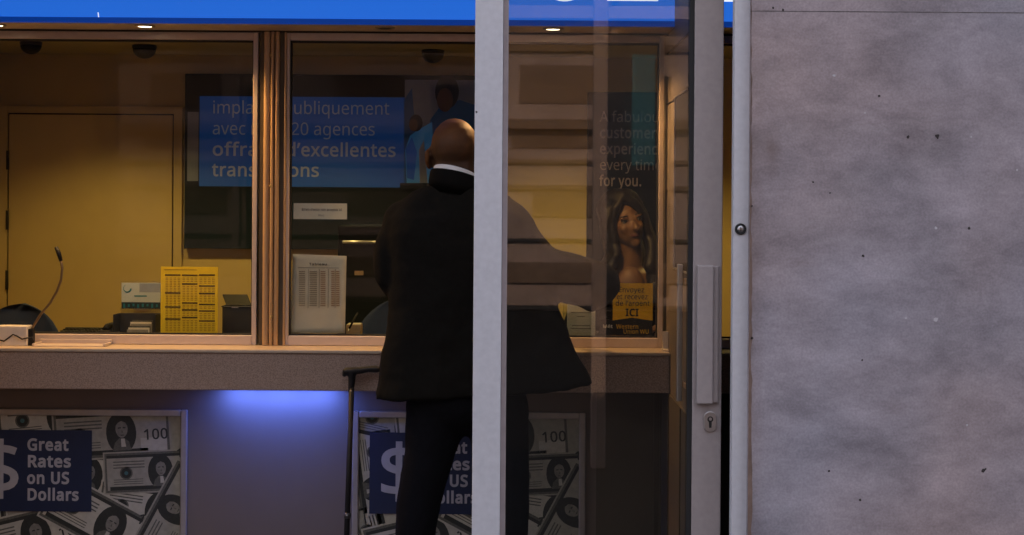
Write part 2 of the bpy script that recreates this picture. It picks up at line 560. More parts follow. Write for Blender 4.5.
# outlines of the letters used on the signs (advance, closed contours; cap height 573)
GLYPHS = json.loads('{" ":[209,[]],"$":[459,[[203,39,159,42,117,47,79,55,50,66,50,134,81,122,119,111,162,104,203,101,203,263,155,279,116,296,87,317,66,342,54,372,50,407,54,444,69,475,91,500,122,519,159,532,203,538,203,609,254,609,254,539,295,536,332,530,365,520,395,509,374,450,317,468,286,474,254,478,254,317,303,301,342,284,373,265,396,242,409,213,414,176,403,126,372,85,322,57,254,43,254,-47,203,-47],[254,105,295,113,323,127,339,147,345,172,343,190,337,205,326,217,309,228,286,237,254,246],[203,476,177,473,156,466,139,457,128,444,121,430,119,413,121,394,126,377,137,364,152,352,174,343,203,334]]],".":[215,[[58,43,61,69,72,85,88,94,107,97,126,94,142,85,153,69,157,43,153,18,142,2,126,-8,107,-11,88,-8,72,2,61,18]]],"0":[459,[[419,287,417,221,409,163,395,112,376,70,349,37,316,12,276,-3,229,-8,170,1,122,27,86,70,60,129,48,176,42,229,39,287,41,346,48,399,58,446,83,504,119,547,167,573,229,581,287,573,335,547,372,504,399,446,410,399,417,346],[110,287,113,215,121,156,137,111,159,78,190,59,229,52,268,59,298,78,320,110,336,156,345,215,348,287,345,359,336,417,320,463,298,495,268,515,229,521,190,515,159,495,137,463,121,417,113,359]]],"1":[459,[[285,0,216,0,216,400,216,439,217,470,219,499,196,477,169,455,108,405,71,452,226,573,285,573]]],"2":[459,[[417,0,38,0,38,59,188,210,228,251,261,287,287,320,306,353,318,387,322,424,315,466,294,496,261,514,221,520,181,517,147,506,115,489,83,466,45,513,68,531,94,548,122,561,153,572,186,578,221,581,270,576,313,562,347,540,372,510,388,472,394,428,389,385,375,344,353,305,324,267,288,227,247,185,128,67,128,64,417,64]]],"A":[512,[[437,0,368,177,141,177,73,0,0,0,224,575,289,575,512,0],[282,415,274,438,263,473,255,500,247,468,238,438,230,415,165,241,346,241]]],"B":[521,[[241,573,307,569,361,558,404,541,445,497,459,431,456,399,446,371,431,347,409,328,382,313,350,304,350,300,384,292,415,279,441,261,461,236,474,203,478,163,472,115,454,74,425,42,385,19,337,5,279,0,78,0,78,573],[256,329,318,335,357,352,377,382,384,423,376,463,351,490,308,506,245,511,150,511,150,329],[150,269,150,61,265,61,330,68,371,91,394,125,401,168,398,197,388,221,370,241,344,256,307,266,260,269]]],"C":[507,[[323,517,280,513,241,502,206,482,178,456,155,423,139,383,129,337,125,286,131,220,147,164,175,117,213,83,262,62,322,55,359,57,394,62,460,78,460,15,427,5,393,-2,356,-7,312,-8,257,-4,208,8,166,28,115,72,78,131,62,178,52,230,49,287,53,349,67,406,89,456,120,499,159,534,206,559,261,575,324,581,367,578,409,572,448,561,482,547,453,486,394,508,360,515]]],"D":[585,[[536,292,533,231,521,177,501,131,457,74,399,33,351,15,297,4,237,0,78,0,78,573,254,573,309,569,359,558,404,540,460,501,502,446,521,401,533,350],[460,289,454,359,435,415,404,457,361,487,308,505,244,511,150,511,150,62,228,62,299,68,357,87,402,119,434,164,454,220]]],"E":[446,[[398,0,78,0,78,573,398,573,398,509,150,509,150,330,383,330,383,268,150,268,150,63,398,63]]],"G":[584,[[326,302,524,302,524,22,478,8,431,-1,380,-6,323,-8,267,-4,217,8,173,28,120,71,81,130,63,176,52,229,49,286,53,343,65,395,84,442,127,500,186,544,233,564,286,577,346,581,392,578,437,572,478,561,516,547,489,484,457,497,421,508,382,515,342,517,278,510,225,489,181,455,150,409,131,353,124,286,130,222,146,166,175,119,216,84,270,62,340,55,375,56,404,59,452,68,452,238,326,238]]],"I":[272,[[239,0,32,0,32,42,99,57,99,515,32,531,32,573,239,573,239,531,172,515,172,57,239,42]]],"M":[727,[[330,0,142,502,139,502,142,461,144,407,144,347,144,0,78,0,78,573,184,573,361,103,364,103,544,573,650,573,650,0,578,0,578,352,579,408,581,460,584,501,581,501,390,0]]],"R":[499,[[236,573,301,568,353,555,393,532,422,500,439,460,444,410,440,368,427,334,408,306,385,285,358,269,330,257,487,0,403,0,264,237,150,237,150,0,78,0,78,573],[232,510,150,510,150,298,236,298,296,304,338,325,362,359,370,407,366,440,355,467,336,486,310,500,275,507]]],"S":[440,[[403,153,396,106,378,66,348,35,307,11,257,-3,198,-8,137,-5,83,4,41,19,41,88,73,76,113,65,156,57,201,55,240,57,273,66,298,79,316,98,327,120,330,147,327,173,318,194,302,213,277,230,242,247,196,265,161,279,131,294,106,311,85,330,69,351,57,375,50,403,48,435,54,477,71,513,99,542,136,563,180,576,231,581,276,578,318,572,355,562,389,549,366,487,336,499,302,508,266,515,229,517,196,515,169,507,148,494,133,478,124,457,121,434,124,407,133,386,149,367,172,351,204,335,246,318,293,299,332,279,362,255,385,228,398,194]]],"T":[446,[[259,0,187,0,187,509,8,509,8,573,437,573,437,509,259,509]]],"U":[586,[[513,202,507,146,489,95,459,52,416,20,360,-1,290,-8,225,-2,171,18,128,50,97,93,78,144,72,204,72,573,144,573,144,201,154,139,182,93,228,64,294,55,342,59,379,73,407,96,427,126,438,161,442,202,442,573,513,573]]],"W":[746,[[735,573,583,0,510,0,399,375,389,410,380,443,373,471,370,488,367,471,361,443,352,409,342,373,234,0,161,0,10,573,85,573,174,223,183,186,190,151,196,118,201,87,206,119,213,154,222,191,232,227,333,573,407,573,512,225,523,187,532,151,538,117,544,87,550,129,560,175,572,224,660,573]]],"a":[450,[[231,437,299,428,347,403,376,358,385,293,385,0,334,0,320,61,317,61,298,40,279,22,258,9,234,-1,206,-6,172,-8,136,-5,103,6,75,23,55,48,41,80,37,119,50,176,87,219,127,238,179,251,243,257,316,259,316,285,310,330,293,359,265,375,227,380,194,378,163,370,106,347,84,400,115,414,151,426,190,434],[252,208,184,200,141,182,118,155,110,119,115,87,132,66,157,53,188,49,238,56,279,79,306,117,315,172,315,210]]],"b":[493,[[139,461,138,410,135,373,139,373,161,398,189,419,226,432,272,437,344,423,401,381,428,338,444,283,449,215,444,147,427,91,400,48,365,17,322,-2,272,-8,226,-3,189,10,161,31,139,55,133,55,119,0,68,0,68,609,139,609],[260,379,219,374,188,361,165,339,150,308,142,268,139,217,139,214,145,144,165,93,202,61,261,51,312,61,348,93,369,145,376,216,369,287,348,338,311,368]]],"c":[385,[[241,-8,187,-2,139,15,99,45,69,87,50,143,44,213,51,284,71,342,102,385,142,415,191,432,245,438,278,436,309,431,336,424,358,415,337,356,292,370,244,376,204,371,172,358,148,335,131,303,120,263,117,213,120,166,131,126,148,94,172,71,202,58,240,53,273,55,302,60,351,78,351,15,328,5,304,-2,275,-7]]],"d":[493,[[221,-8,148,6,92,48,65,91,49,146,44,214,49,282,66,338,93,381,149,424,221,438,253,436,280,429,303,420,323,407,354,374,359,374,356,405,354,438,354,609,425,609,425,0,368,0,358,58,354,58,323,24,303,11,279,1,252,-6],[232,51,290,60,328,88,348,135,355,200,355,213,349,284,329,336,291,369,231,379,181,368,146,334,124,281,117,213,124,144,146,93,181,61]]],"e":[452,[[234,438,286,432,329,414,364,385,390,346,406,299,411,244,411,201,117,201,127,137,154,90,197,62,254,52,293,54,327,60,359,69,392,82,392,20,359,8,327,-1,292,-6,251,-8,194,-2,143,17,101,48,70,91,51,146,44,212,50,277,68,333,96,378,134,411,181,431],[233,380,188,372,154,348,130,309,119,257,338,257,335,292,326,322,312,346,292,364,266,376]]],"f":[276,[[266,375,158,375,158,0,87,0,87,375,12,375,12,408,87,432,87,457,92,507,104,547,124,577,152,597,186,609,227,613,274,609,310,599,292,544,262,552,228,556,197,550,175,532,162,502,158,458,158,430,266,430]]],"g":[493,[[221,438,261,434,297,422,329,402,355,373,359,373,369,430,425,430,425,-7,420,-63,404,-109,378,-146,341,-172,293,-187,233,-192,188,-191,147,-186,110,-177,78,-165,78,-100,111,-114,149,-125,191,-132,237,-134,286,-126,324,-101,347,-63,355,-13,355,4,356,32,358,57,354,57,329,28,299,8,263,-4,221,-8,147,7,91,51,65,95,49,149,44,214,49,278,65,332,91,377,147,423],[230,379,197,374,169,359,147,336,130,303,120,262,117,213,124,143,146,92,182,60,232,50,262,52,288,58,309,69,326,85,340,105,349,131,354,161,356,197,356,214,353,267,343,309,326,340,302,362,270,374]]],"i":[207,[[139,430,139,0,68,0,68,430],[104,591,119,588,133,580,142,566,145,546,142,526,133,512,119,504,104,501,88,504,75,512,66,526,63,546,66,566,75,580,88,588]]],"l":[207,[[139,0,68,0,68,609,139,609]]],"m":[750,[[540,438,603,429,649,401,676,352,685,280,685,0,615,0,615,277,610,321,594,353,567,372,528,379,474,369,438,342,418,298,411,237,411,0,342,0,342,277,339,308,332,333,320,353,303,367,281,376,253,379,215,374,185,360,164,338,150,308,141,269,139,223,139,0,68,0,68,430,125,430,136,371,140,371,155,392,173,409,194,422,217,431,241,436,266,438,312,433,349,420,378,398,398,366,402,366,427,398,461,420,499,433]]],"n":[496,[[275,438,343,429,391,401,421,352,431,280,431,0,361,0,361,275,355,321,338,353,308,372,265,379,204,368,166,338,146,289,139,223,139,0,68,0,68,430,125,430,136,371,140,371,156,392,175,409,198,422,222,431,248,436]]],"o":[485,[[442,216,438,165,428,121,411,82,388,51,359,25,324,7,285,-4,241,-8,200,-4,163,7,129,25,100,51,77,82,59,121,48,165,44,216,50,282,68,336,97,380,137,412,186,431,244,438,299,431,347,412,387,380,417,336,436,282],[117,216,120,169,130,128,147,95,172,71,203,56,243,51,282,56,314,71,339,95,356,128,366,169,369,216,365,263,355,303,338,335,314,359,282,374,242,379,185,368,147,335,124,284]]],"p":[493,[[273,438,344,424,401,383,428,339,444,284,449,216,444,148,427,93,401,49,365,17,322,-2,272,-8,241,-6,213,1,190,11,170,24,139,55,134,55,137,20,139,-16,139,-192,68,-192,68,430,126,430,136,371,139,371,170,405,189,419,213,429,240,436],[260,379,221,374,190,362,167,342,152,313,142,275,139,229,139,216,142,167,150,126,165,93,188,70,220,55,261,51,297,56,326,72,348,98,364,131,373,171,376,217,369,283,348,334,311,367]]],"q":[493,[[354,-9,355,25,358,58,354,58,332,32,303,11,266,-3,219,-8,148,6,93,48,66,91,49,146,44,214,50,282,67,338,93,381,129,413,172,432,221,438,267,433,304,419,333,397,355,371,358,371,369,430,425,430,425,-192,354,-192],[233,51,272,55,304,67,327,87,342,116,352,153,355,199,355,213,348,285,328,337,290,369,231,379,181,368,145,334,124,281,117,213,124,145,146,93,182,61]]],"r":[331,[[269,438,295,437,319,433,310,368,287,372,264,374,240,371,217,363,195,351,176,334,161,313,149,289,141,261,139,229,139,0,68,0,68,430,126,430,134,351,137,351,152,374,170,395,191,413,214,426,240,435]]],"s":[384,[[348,119,343,80,327,49,302,24,268,6,226,-4,176,-8,135,-6,99,-1,68,8,42,19,42,83,70,71,104,60,141,52,178,49,224,53,256,66,274,86,280,112,271,141,259,154,239,167,212,180,174,196,135,212,103,228,76,245,57,266,45,292,41,324,52,372,85,408,137,430,202,438,240,436,275,430,308,421,339,409,315,353,258,372,228,378,197,380,159,377,131,366,114,350,108,328,111,312,119,298,133,286,154,274,219,246,257,231,289,215,314,197,333,176,344,150]]],"t":[289,[[212,50,245,53,272,59,272,5,240,-4,200,-8,167,-5,138,4,112,20,91,44,78,79,74,125,74,375,13,375,13,409,75,437,103,528,144,528,144,430,269,430,269,375,144,375,144,127,149,93,163,69,185,54]]],"u":[496,[[427,430,427,0,370,0,359,57,356,57,340,36,321,20,298,8,273,-1,247,-6,220,-8,173,-4,134,8,103,29,81,59,68,99,63,148,63,430,135,430,135,153,141,108,158,76,188,57,230,51,273,55,306,69,330,91,345,121,354,160,357,206,357,430]]],"v":[407,[[163,0,0,430,75,430,167,176,180,137,193,96,201,63,204,63,214,96,227,138,241,176,332,430,407,430,244,0]]],"x":[424,[[170,220,22,430,102,430,213,268,322,430,402,430,253,220,410,0,330,0,213,172,94,0,14,0]]],"y":[409,[[1,430,76,430,169,185,184,144,196,105,205,68,209,68,224,121,245,186,333,430,409,430,224,-59,207,-97,188,-130,165,-156,138,-176,106,-188,67,-192,34,-190,9,-186,9,-130,30,-133,56,-135,79,-132,99,-126,116,-114,130,-99,152,-59,174,-2]]],"z":[377,[[346,0,31,0,31,47,262,375,45,375,45,430,340,430,340,377,112,55,346,55]]],"\\u00e9":[452,[[234,438,286,432,329,414,364,385,390,346,406,299,411,244,411,201,117,201,127,137,154,90,197,62,254,52,293,54,327,60,359,69,392,82,392,20,359,8,327,-1,292,-6,251,-8,194,-2,143,17,101,48,70,91,51,146,44,212,50,277,68,333,96,378,134,411,181,431],[233,380,188,372,154,348,130,309,119,257,338,257,335,292,326,322,312,346,292,364,266,376],[347,606,326,579,296,546,263,513,233,486,186,486,186,496,212,532,240,575,262,614,347,614]]],"\\u2019":[140,[[131,564,112,503,88,437,62,376,10,376,21,424,32,476,42,527,50,573,125,573]]]}')


def text_mesh(s, bold, align):
    key = (s, bold, align)
    if key in _tc:
        return _tc[key]
    cu = bpy.data.curves.new('t', 'CURVE')
    cu.dimensions = '2D'
    cu.fill_mode = 'FRONT'
    cu.offset = bold * 0.8
    pen = 0.0
    for ch in s:
        adv, cs = GLYPHS.get(ch, GLYPHS[' '])
        for c in cs:
            n = len(c) // 2
            sp = cu.splines.new('POLY')
            sp.points.add(n - 1)
            for i in range(n):
                sp.points[i].co = (pen + c[2 * i] / 1000.0, c[2 * i + 1] / 1000.0, 0, 1)
            sp.use_cyclic_u = True
        pen += adv / 1000.0 + bold * 1.2
    o = bpy.data.objects.new('t', cu)
    COL.objects.link(o)
    dg = bpy.context.evaluated_depsgraph_get()
    me = bpy.data.meshes.new_from_object(o.evaluated_get(dg))
    vs = [(v.co.x, v.co.y) for v in me.vertices]
    fs = [tuple(p.vertices) for p in me.polygons]
    bpy.data.objects.remove(o)
    bpy.data.curves.remove(cu)
    bpy.data.meshes.remove(me)
    _tc[key] = (vs, fs)
    return vs, fs


def tag(o, label, cat, group=None):
    o['label'] = label
    o['category'] = cat
    if group:
        o['group'] = group
    return o


def thing(name, loc, label, cat, group=None):
    o = bpy.data.objects.new(name, None)
    o.empty_display_size = 0.1
    COL.objects.link(o)
    o.location = loc
    return tag(o, label, cat, group)


def struct(o, label=None):
    o['kind'] = 'structure'
    if label:
        o['label'] = label
    return o


def copy_tree(src, parent=None):
    c = src.copy()
    COL.objects.link(c)
    if parent is not None:
        c.parent = parent
    for ch in list(src.children):
        copy_tree(ch, c)
    return c


def sub(o, label):
    o['label'] = label
    return o


# organic shapes: closed pieces fused into one skin by a voxel remesh
def ellipsoid(mb, c, r, rot=None, m='suit', n=20):
    vs, fs = [], []
    R = rot.to_3x3() if rot is not None else Matrix.Identity(3)
    nv = n // 2
    for i in range(1, nv):
        th = math.pi * i / nv
        for k in range(n):
            ph = 2 * math.pi * k / n
            vs.append(Vector(c) + R @ Vector((r[0] * math.sin(th) * math.cos(ph), r[1] * math.sin(th) * math.sin(ph), r[2] * math.cos(th))))
    top, bot = len(vs), len(vs) + 1
    vs += [Vector(c) + R @ Vector((0, 0, r[2])), Vector(c) + R @ Vector((0, 0, -r[2]))]
    for i in range(nv - 2):
        for k in range(n):
            k2 = (k + 1) % n
            fs.append((i * n + k, (i + 1) * n + k, (i + 1) * n + k2, i * n + k2))
    for k in range(n):
        k2 = (k + 1) % n
        fs.append((top, k, k2))
        fs.append((bot, (nv - 2) * n + k2, (nv - 2) * n + k))
    mb.add(vs, fs, m, True)


def capsule(mb, a, b, ra, rb, m='suit', n=16):
    a, b = Vector(a), Vector(b)
    t = (b - a).normalized()
    pts, rs = [], []
    for k in range(5):
        q = math.pi / 2 * (1 - k / 4.0)
        pts.append(a - t * ra * math.sin(q)); rs.append(max(ra * math.cos(q), 0.0015))
    for k in range(5):
        q = math.pi / 2 * k / 4.0
        pts.append(b + t * rb * math.sin(q)); rs.append(max(rb * math.cos(q), 0.0015))
    mb.tube(pts, rs, m, seg=n)


def chain(mb, pts, rs, m='suit'):
    for i in range(len(pts) - 1):
        capsule(mb, pts[i], pts[i + 1], rs[i], rs[i + 1], m)


def loft(mb, rings, m='suit', n=36, ex=2.4):
    """rings: (cx, cy, z_left, z_right, rx, ry_back, ry_front)"""
    vs, fs = [], []
    for (cx, cy, zl, zr, rx, rb, rf) in rings:
        for k in range(n):
            a = 2 * math.pi * k / n
            c, s = math.cos(a), math.sin(a)
            u = math.copysign(abs(c) ** (2 / ex), c)
            w = math.copysign(abs(s) ** (2 / ex), s)
            z = zl + (zr - zl) * (u + 1) / 2
            vs.append((cx + rx * u, cy + (rf if w > 0 else rb) * w, z))
    for i in range(len(rings) - 1):
        for k in range(n):
            k2 = (k + 1) % n
            fs.append((i * n + k, i * n + k2, (i + 1) * n + k2, (i + 1) * n + k))
    fs.append(tuple(range(n))[::-1])
    fs.append(tuple((len(rings) - 1) * n + k for k in range(n)))
    mb.add(vs, fs, m, True)


def fuse(mb, voxel, smooth=4, fold=0.0, fold_size=0.12, drop=None):
    """one continuous surface from the pieces in mb -> (verts, faces)"""
    me = bpy.data.meshes.new('f')
    me.from_pydata([tuple(p) for p in mb.v], [], mb.f)
    o = bpy.data.objects.new('f', me)
    COL.objects.link(o)
    r = o.modifiers.new('r', 'REMESH')
    r.mode = 'VOXEL'
    r.voxel_size = voxel
    s = o.modifiers.new('s', 'SMOOTH')
    s.factor = 0.5
    s.iterations = smooth
    if fold:
        tx = bpy.data.textures.new('fold', 'CLOUDS')
        tx.noise_scale = fold_size
        tx.noise_depth = 2
        d = o.modifiers.new('d', 'DISPLACE')
        d.texture = tx
        d.strength = fold
        d.mid_level = 0.5
        s2 = o.modifiers.new('s2', 'SMOOTH')
        s2.factor = 0.5
        s2.iterations = 3
    dg = bpy.context.evaluated_depsgraph_get()
    em = bpy.data.meshes.new_from_object(o.evaluated_get(dg))
    vs = [v.co.copy() for v in em.vertices]
    fs = [tuple(p.vertices) for p in em.polygons]
    bpy.data.objects.remove(o)
    bpy.data.meshes.remove(me)
    bpy.data.meshes.remove(em)
    return vs, fs


def skin_mesh(vs, fs, pick):
    """MB whose faces take the material pick(centre) returns"""
    mb = MB()
    mb.v = list(vs)
    for f in fs:
        c = sum((vs[i] for i in f), Vector()) / len(f)
        mb.f.append(list(f))
        mb.mi.append(mb.slot(pick(c)))
        mb.sm.append(True)
    return mb


def hand(mb, wrist, fwd, palm, thumb_side, curl=0.5, k=1.0):
    f = Vector(fwd).normalized()
    n = Vector(palm); n = (n - f * n.dot(f)).normalized()
    s = n.cross(f) * thumb_side
    w = Vector(wrist)
    offs = [0.030, 0.010, -0.010, -0.029]
    lens = [0.070, 0.079, 0.073, 0.057]
    palm_l = [0.088, 0.092, 0.088, 0.080]
    for i in range(4):
        base = w + f * palm_l[i] * k + s * offs[i] * k
        capsule(mb, w + f * 0.008 * k + s * offs[i] * 0.55 * k, base, 0.0155 * k, 0.0120 * k, n=10)
        d, p, a = f + s * (0.07 - 0.05 * i), base, 0.0
        rad = [0.0098, 0.0090, 0.0082, 0.0072]
        for j, fr in enumerate((0.44, 0.31, 0.25)):
            a += curl * (0.5 + 0.12 * i + 0.3 * j)
            dd = (f * math.cos(a) + n * math.sin(a) + s * (0.07 - 0.05 * i)).normalized()
            q = p + dd * lens[i] * fr * k
            capsule(mb, p, q, rad[j] * k, rad[j + 1] * k, n=10)
            p = q
    b0 = w + f * 0.022 * k + s * 0.026 * k
    b1 = b0 + (f * 0.62 + s * 0.68 + n * 0.25).normalized() * 0.044 * k
    b2 = b1 + (f * 0.85 + s * 0.30 + n * 0.35).normalized() * 0.032 * k
    b3 = b2 + (f * 0.92 + s * 0.05 + n * 0.40).normalized() * 0.025 * k
    capsule(mb, b0, b1, 0.0165 * k, 0.0125 * k, n=10)
    capsule(mb, b1, b2, 0.0120 * k, 0.0105 * k, n=10)
    capsule(mb, b2, b3, 0.0105 * k, 0.0085 * k, n=10)


# =================================================================== SETTING
YF = 3.88             # front face of the shop front frames
YW = 4.80             # teller window plane
YB = 7.30             # back wall of the teller room
XL, XR = -2.75, 1.75

FASC_Z = PZ(24.3, 4.59, 330)       # bottom of the lit sign = soffit level
TOPF = PZ(41.2, YW, 330)           # top of the glass
SILL_G = PZ(335.5, YW, 330)        # bottom of the glass
SILL_F = PZ(345.0, YW, 330)        # bottom of the window frames
CT = SILL_F - 0.001                # counter top level
CTR_Z0 = PZ(391.0, 4.65, 330)      # underside of the counter

# ground
b = MB(); b.box((XL, YF - 0.3, -0.1), (XR, YB, 0.0), 'floor')
struct(b.build('floor'), 'dark vestibule floor')
b = MB(); b.box((-14, -13.5, -0.25), (14, YF - 0.3, -0.02), 'asphalt')
struct(b.build('street'), 'asphalt street in front of the shop')

# room shell
b = MB(); b.box((XL, YB, 0), (XR, YB + 0.1, 2.6), 'ivory')
struct(b.build('wall_back'))
b = MB(); b.box((XL - 0.1, YF, 0), (XL, YB, 2.6), 'ivory')
struct(b.build('wall_left'))
b = MB(); b.box((XR, YF + 0.2, 0), (XR + 0.1, YB, 2.6), 'ivory')
struct(b.build('wall_right'))
b = MB(); b.box((XL, YW - 0.02, 2.28), (XR, YB, 2.38), 'ceiling')
struct(b.build('ceiling'))
b = MB(); b.box((XL, YF - 0.02, 2.46), (XR, 4.80, 2.56), 'soffit')
struct(b.build('ceiling_vestibule'))
# unseen building above the opening, its lintel lowered to block sky light
mx0 = PX(749.4, 3.86, 267)
b = MB(); b.box((-9, YF, 2.40), (9, YB + 2, 3.3), 'concrete')
b.box((XL - 0.1, YF + 0.115, 2.13), (mx0 + 0.3, YF + 0.20, 2.40), 'concrete')
b.box((XL - 0.1, YF, 2.13), (PX(470, YF), YF + 0.115, 2.40), 'concrete')
struct(b.build('wall_upper_blocker'))
b = MB(); b.box((-9, YF, 0), (-1.62, YF + 0.25, 2.40), 'concrete')  # unseen front wall, moved in to cut light from the side
struct(b.build('wall_left_blocker'))

# marble wall
mx0 = PX(749.4, 3.86, 267)
b = MB()
zj = PZ(12, 3.86, 880)
b.box((mx0, 3.86, -0.02), (6.0, 4.10, zj - 0.0015), 'marble')
b.box((mx0, 3.86, zj + 0.0015), (6.0, 4.10, 2.40), 'marble')
b.box((mx0 + 0.003, 3.8607, zj - 0.0016), (6.0, 4.09, zj + 0.0016), 'joint')


def blotch(mb, x, y, r, m, sq=1.0, seed=0):
    rnd = random.Random(seed)
    c = P(x, y, 3.86)
    s = 3.86 / F
    pts = []
    n = 9
    for k in range(n):
        a = 2 * math.pi * k / n
        q = r * s * rnd.uniform(0.7, 1.25)
        pts.append((c.x + q * math.cos(a) * sq, c.z + q * math.sin(a)))
    mb.poly_y(pts, 3.86 - 0.0006, m)


for i, (x, y, r) in enumerate(((879, 96, 1.3), (908, 137, 1.6), (937, 135.8, 1.9), (937.6, 138, 1.2), (969, 228, 1.5), (863, 256, 1.3), (983, 470.5, 2.0), (985.5, 469, 1.2),
                               (751.5, 206, 1.2), (752, 338, 1.5), (829, 471, 1.2), (860, 500, 1.3), (862, 360, 1.0), (773, 8, 1.2), (783, 10, 1.3), (813, 182, 1.0), (830, 193, 0.9))):
    blotch(b, x, y, r, 'pit', seed=i)
for i, (x, y, r) in enumerate(((834, 75.5, 1.4), (936, 228, 1.5), (906, 318, 1.3), (936, 319.5, 2.4), (971, 137, 1.0), (967, 425, 1.2), (1017, 170, 1.0), (865, 113, 0.9))):
    blotch(b, x, y, r, 'chip', seed=40 + i)
# worn edge beside the frame
rnd = random.Random(3)
prev = None
el = []
for k in range(60):
    yy = -20 + k * 10
    el.append(P(750.3 + rnd.uniform(0.3, 2.2), yy, 3.86))
pts = [(mx0, p.z) for p in el][::-1]
b.poly_y([(mx0 - 0.0002, el[0].z)] + [(p.x, p.z) for p in el] + [(mx0 - 0.0002, el[-1].z)], 3.8594, 'rust')
struct(b.build('wall_marble'), 'grey marble cladding slab beside the shop door')

# opposite side of the street (what the panes reflect)
b = MB()
FY = -12.3
b.box((-14, FY - 0.5, -0.02), (14, FY, 9), 'facade')
for k in range(8):
    x0 = -11.6 + 2.9 * k
    b.box((x0 + 0.30, FY, 1.35), (x0 + 1.30, FY + 0.03, 1.74), 'facade_mid')
    b.box((x0, FY, 2.35), (x0 + 1.3, FY + 0.02, 2.62), 'facade_mid')
    b.box((x0 + 0.1, FY, 3.0), (x0 + 1.2, FY + 0.02, 3.55), 'facade_mid')
    b.box((x0 + 1.42, FY, 0.1), (x0 + 1.52, FY + 0.10, 8.5), 'facade')
    b.box((x0 + 1.62, FY, 0.2), (x0 + 2.30, FY + 0.02, 3.4), 'facade_dark')
b.box((-14, FY, 4.38), (14, FY + 0.1, 9), 'facade_dark')
b.box((1.25, FY, 0.1), (2.15, FY + 0.16, 4.0), 'facade_dark')
b.box((1.72, FY, 2.1), (2.05, FY + 0.18, 3.7), 'facade_teal')
for z0, hh, dd, mm in ((0.0, 0.06, 0.05, 'facade_dark'), (0.385, 0.30, 0.04, 'facade_mid'), (0.98, 0.05, 0.04, 'facade_dark'), (1.74, 0.07, 0.05, 'facade_mid'), (2.12, 0.06, 0.05, 'facade_mid'),
                       (2.62, 0.14, 0.15, 'facade_mid'), (3.75, 0.10, 0.06, 'facade_mid'), (4.2, 0.18, 0.3, 'facade')):
    b.box((-14, FY, z0), (14, FY + dd, z0 + hh), mm)
struct(b.build('wall_across_street'), 'stone shop fronts across the street')
b = MB()
b.box((0.468, -0.20, -0.02), (0.552, -0.12, 3.4), 'facade')
struct(b.build('pillar_street', bevel=0.01), 'pale stone pillar at the kerb')

# partition between this booth and the next
pz = 2.46
b = MB()
b.box((PX(668, 4.75), 4.02, 0), (PX(668, 4.75) + 0.035, 5.0, pz), 'partition')
part_x = PX(668, 4.75)
struct(b.build('wall_partition', bevel=0.003), 'brown side wall of the booth')
for i, (zz, hh) in enumerate(((PZ(48, 4.6), 0.006), (PZ(100, 4.6), 0.004))):
    b = MB(); b.box((part_x - 0.004, 4.03, zz), (part_x, 4.78, zz + hh), 'gap')
    struct(b.build('trim_%d' % (4 + i)))

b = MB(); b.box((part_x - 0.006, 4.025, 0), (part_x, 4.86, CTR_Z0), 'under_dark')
for yy in (4.30, 4.62):
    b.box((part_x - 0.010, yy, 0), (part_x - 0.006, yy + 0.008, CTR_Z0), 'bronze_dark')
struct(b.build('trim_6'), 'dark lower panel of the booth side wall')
# under the counter
yu = 4.86
b = MB(); b.box((XL, yu, 0), (PX(598, yu), yu + 0.1, CTR_Z0 + 0.05), 'underwall')
struct(b.build('wall_under_counter'), 'grey panel below the counter')
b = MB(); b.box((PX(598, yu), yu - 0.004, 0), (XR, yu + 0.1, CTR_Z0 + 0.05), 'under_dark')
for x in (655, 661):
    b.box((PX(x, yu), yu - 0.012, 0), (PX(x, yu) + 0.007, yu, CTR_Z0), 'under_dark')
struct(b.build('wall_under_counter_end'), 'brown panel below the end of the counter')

# soffit below the sign
b = MB(); b.box((XL, 4.604, FASC_Z), (XR, YW + 0.03, FASC_Z + 0.03), 'soffit')
b.box((XL, 4.772, FASC_Z - 0.006), (XR, 4.776, FASC_Z), 'gap')
struct(b.build('trim_1'), 'soffit strip under the lit sign')


# teller windows
def window(name, x0, x1, y, label, left_bead=True):
    """x0..x1 outer edges in metres"""
    st = 0.0165
    f = MB()
    f.box((x0, y - 0.02, SILL_F), (x0 + st, y + 0.03, FASC_Z - 0.002), 'frame')
    f.box((x1 - st, y - 0.02, SILL_F), (x1, y + 0.03, FASC_Z - 0.002), 'frame')
    f.box((x0 + st, y - 0.018, TOPF), (x1 - st, y + 0.03, FASC_Z - 0.002), 'frame')
    f.box((x0 + st, y - 0.022, SILL_F), (x1 - st, y + 0.03, SILL_G), 'frame')
    o = struct(f.build(name, bevel=0.002), label)
    g = MB()
    g.box((x0 + st, y + 0.002, SILL_G), (x1 - st, y + 0.010, TOPF), 'glass_win')
    g.build('glass_pane', o)
    k = MB()
    for (a, c) in (((x0 + st, y - 0.004, SILL_G), (x0 + st + 0.005, y + 0.014, TOPF)), ((x1 - st - 0.005, y - 0.004, SILL_G), (x1 - st, y + 0.014, TOPF)),
                   ((x0 + st, y - 0.004, TOPF - 0.006), (x1 - st, y + 0.014, TOPF)), ((x0 + st, y - 0.004, SILL_G), (x1 - st, y + 0.014, SILL_G + 0.005))):
        k.box(a, c, 'rubber')
    k.build('gasket', o)
    return o


W1R = PX(258.2, YW, 190)
W2L, W2R = PX(285, YW, 190), PX(663, YW, 190)
window('window_1', XL + 0.3, W1R, YW, 'teller window with the yellow rates board behind it')
window('window_2', W2L, W2R, YW, 'teller window in front of the man')
window('window_3', part_x + 0.045, XR - 0.05, YW, 'teller window of the next booth')
b = MB(); b.box((XL, YW - 0.02, SILL_F), (XL + 0.3, YW + 0.03, FASC_Z), 'frame')
struct(b.build('trim_2'))

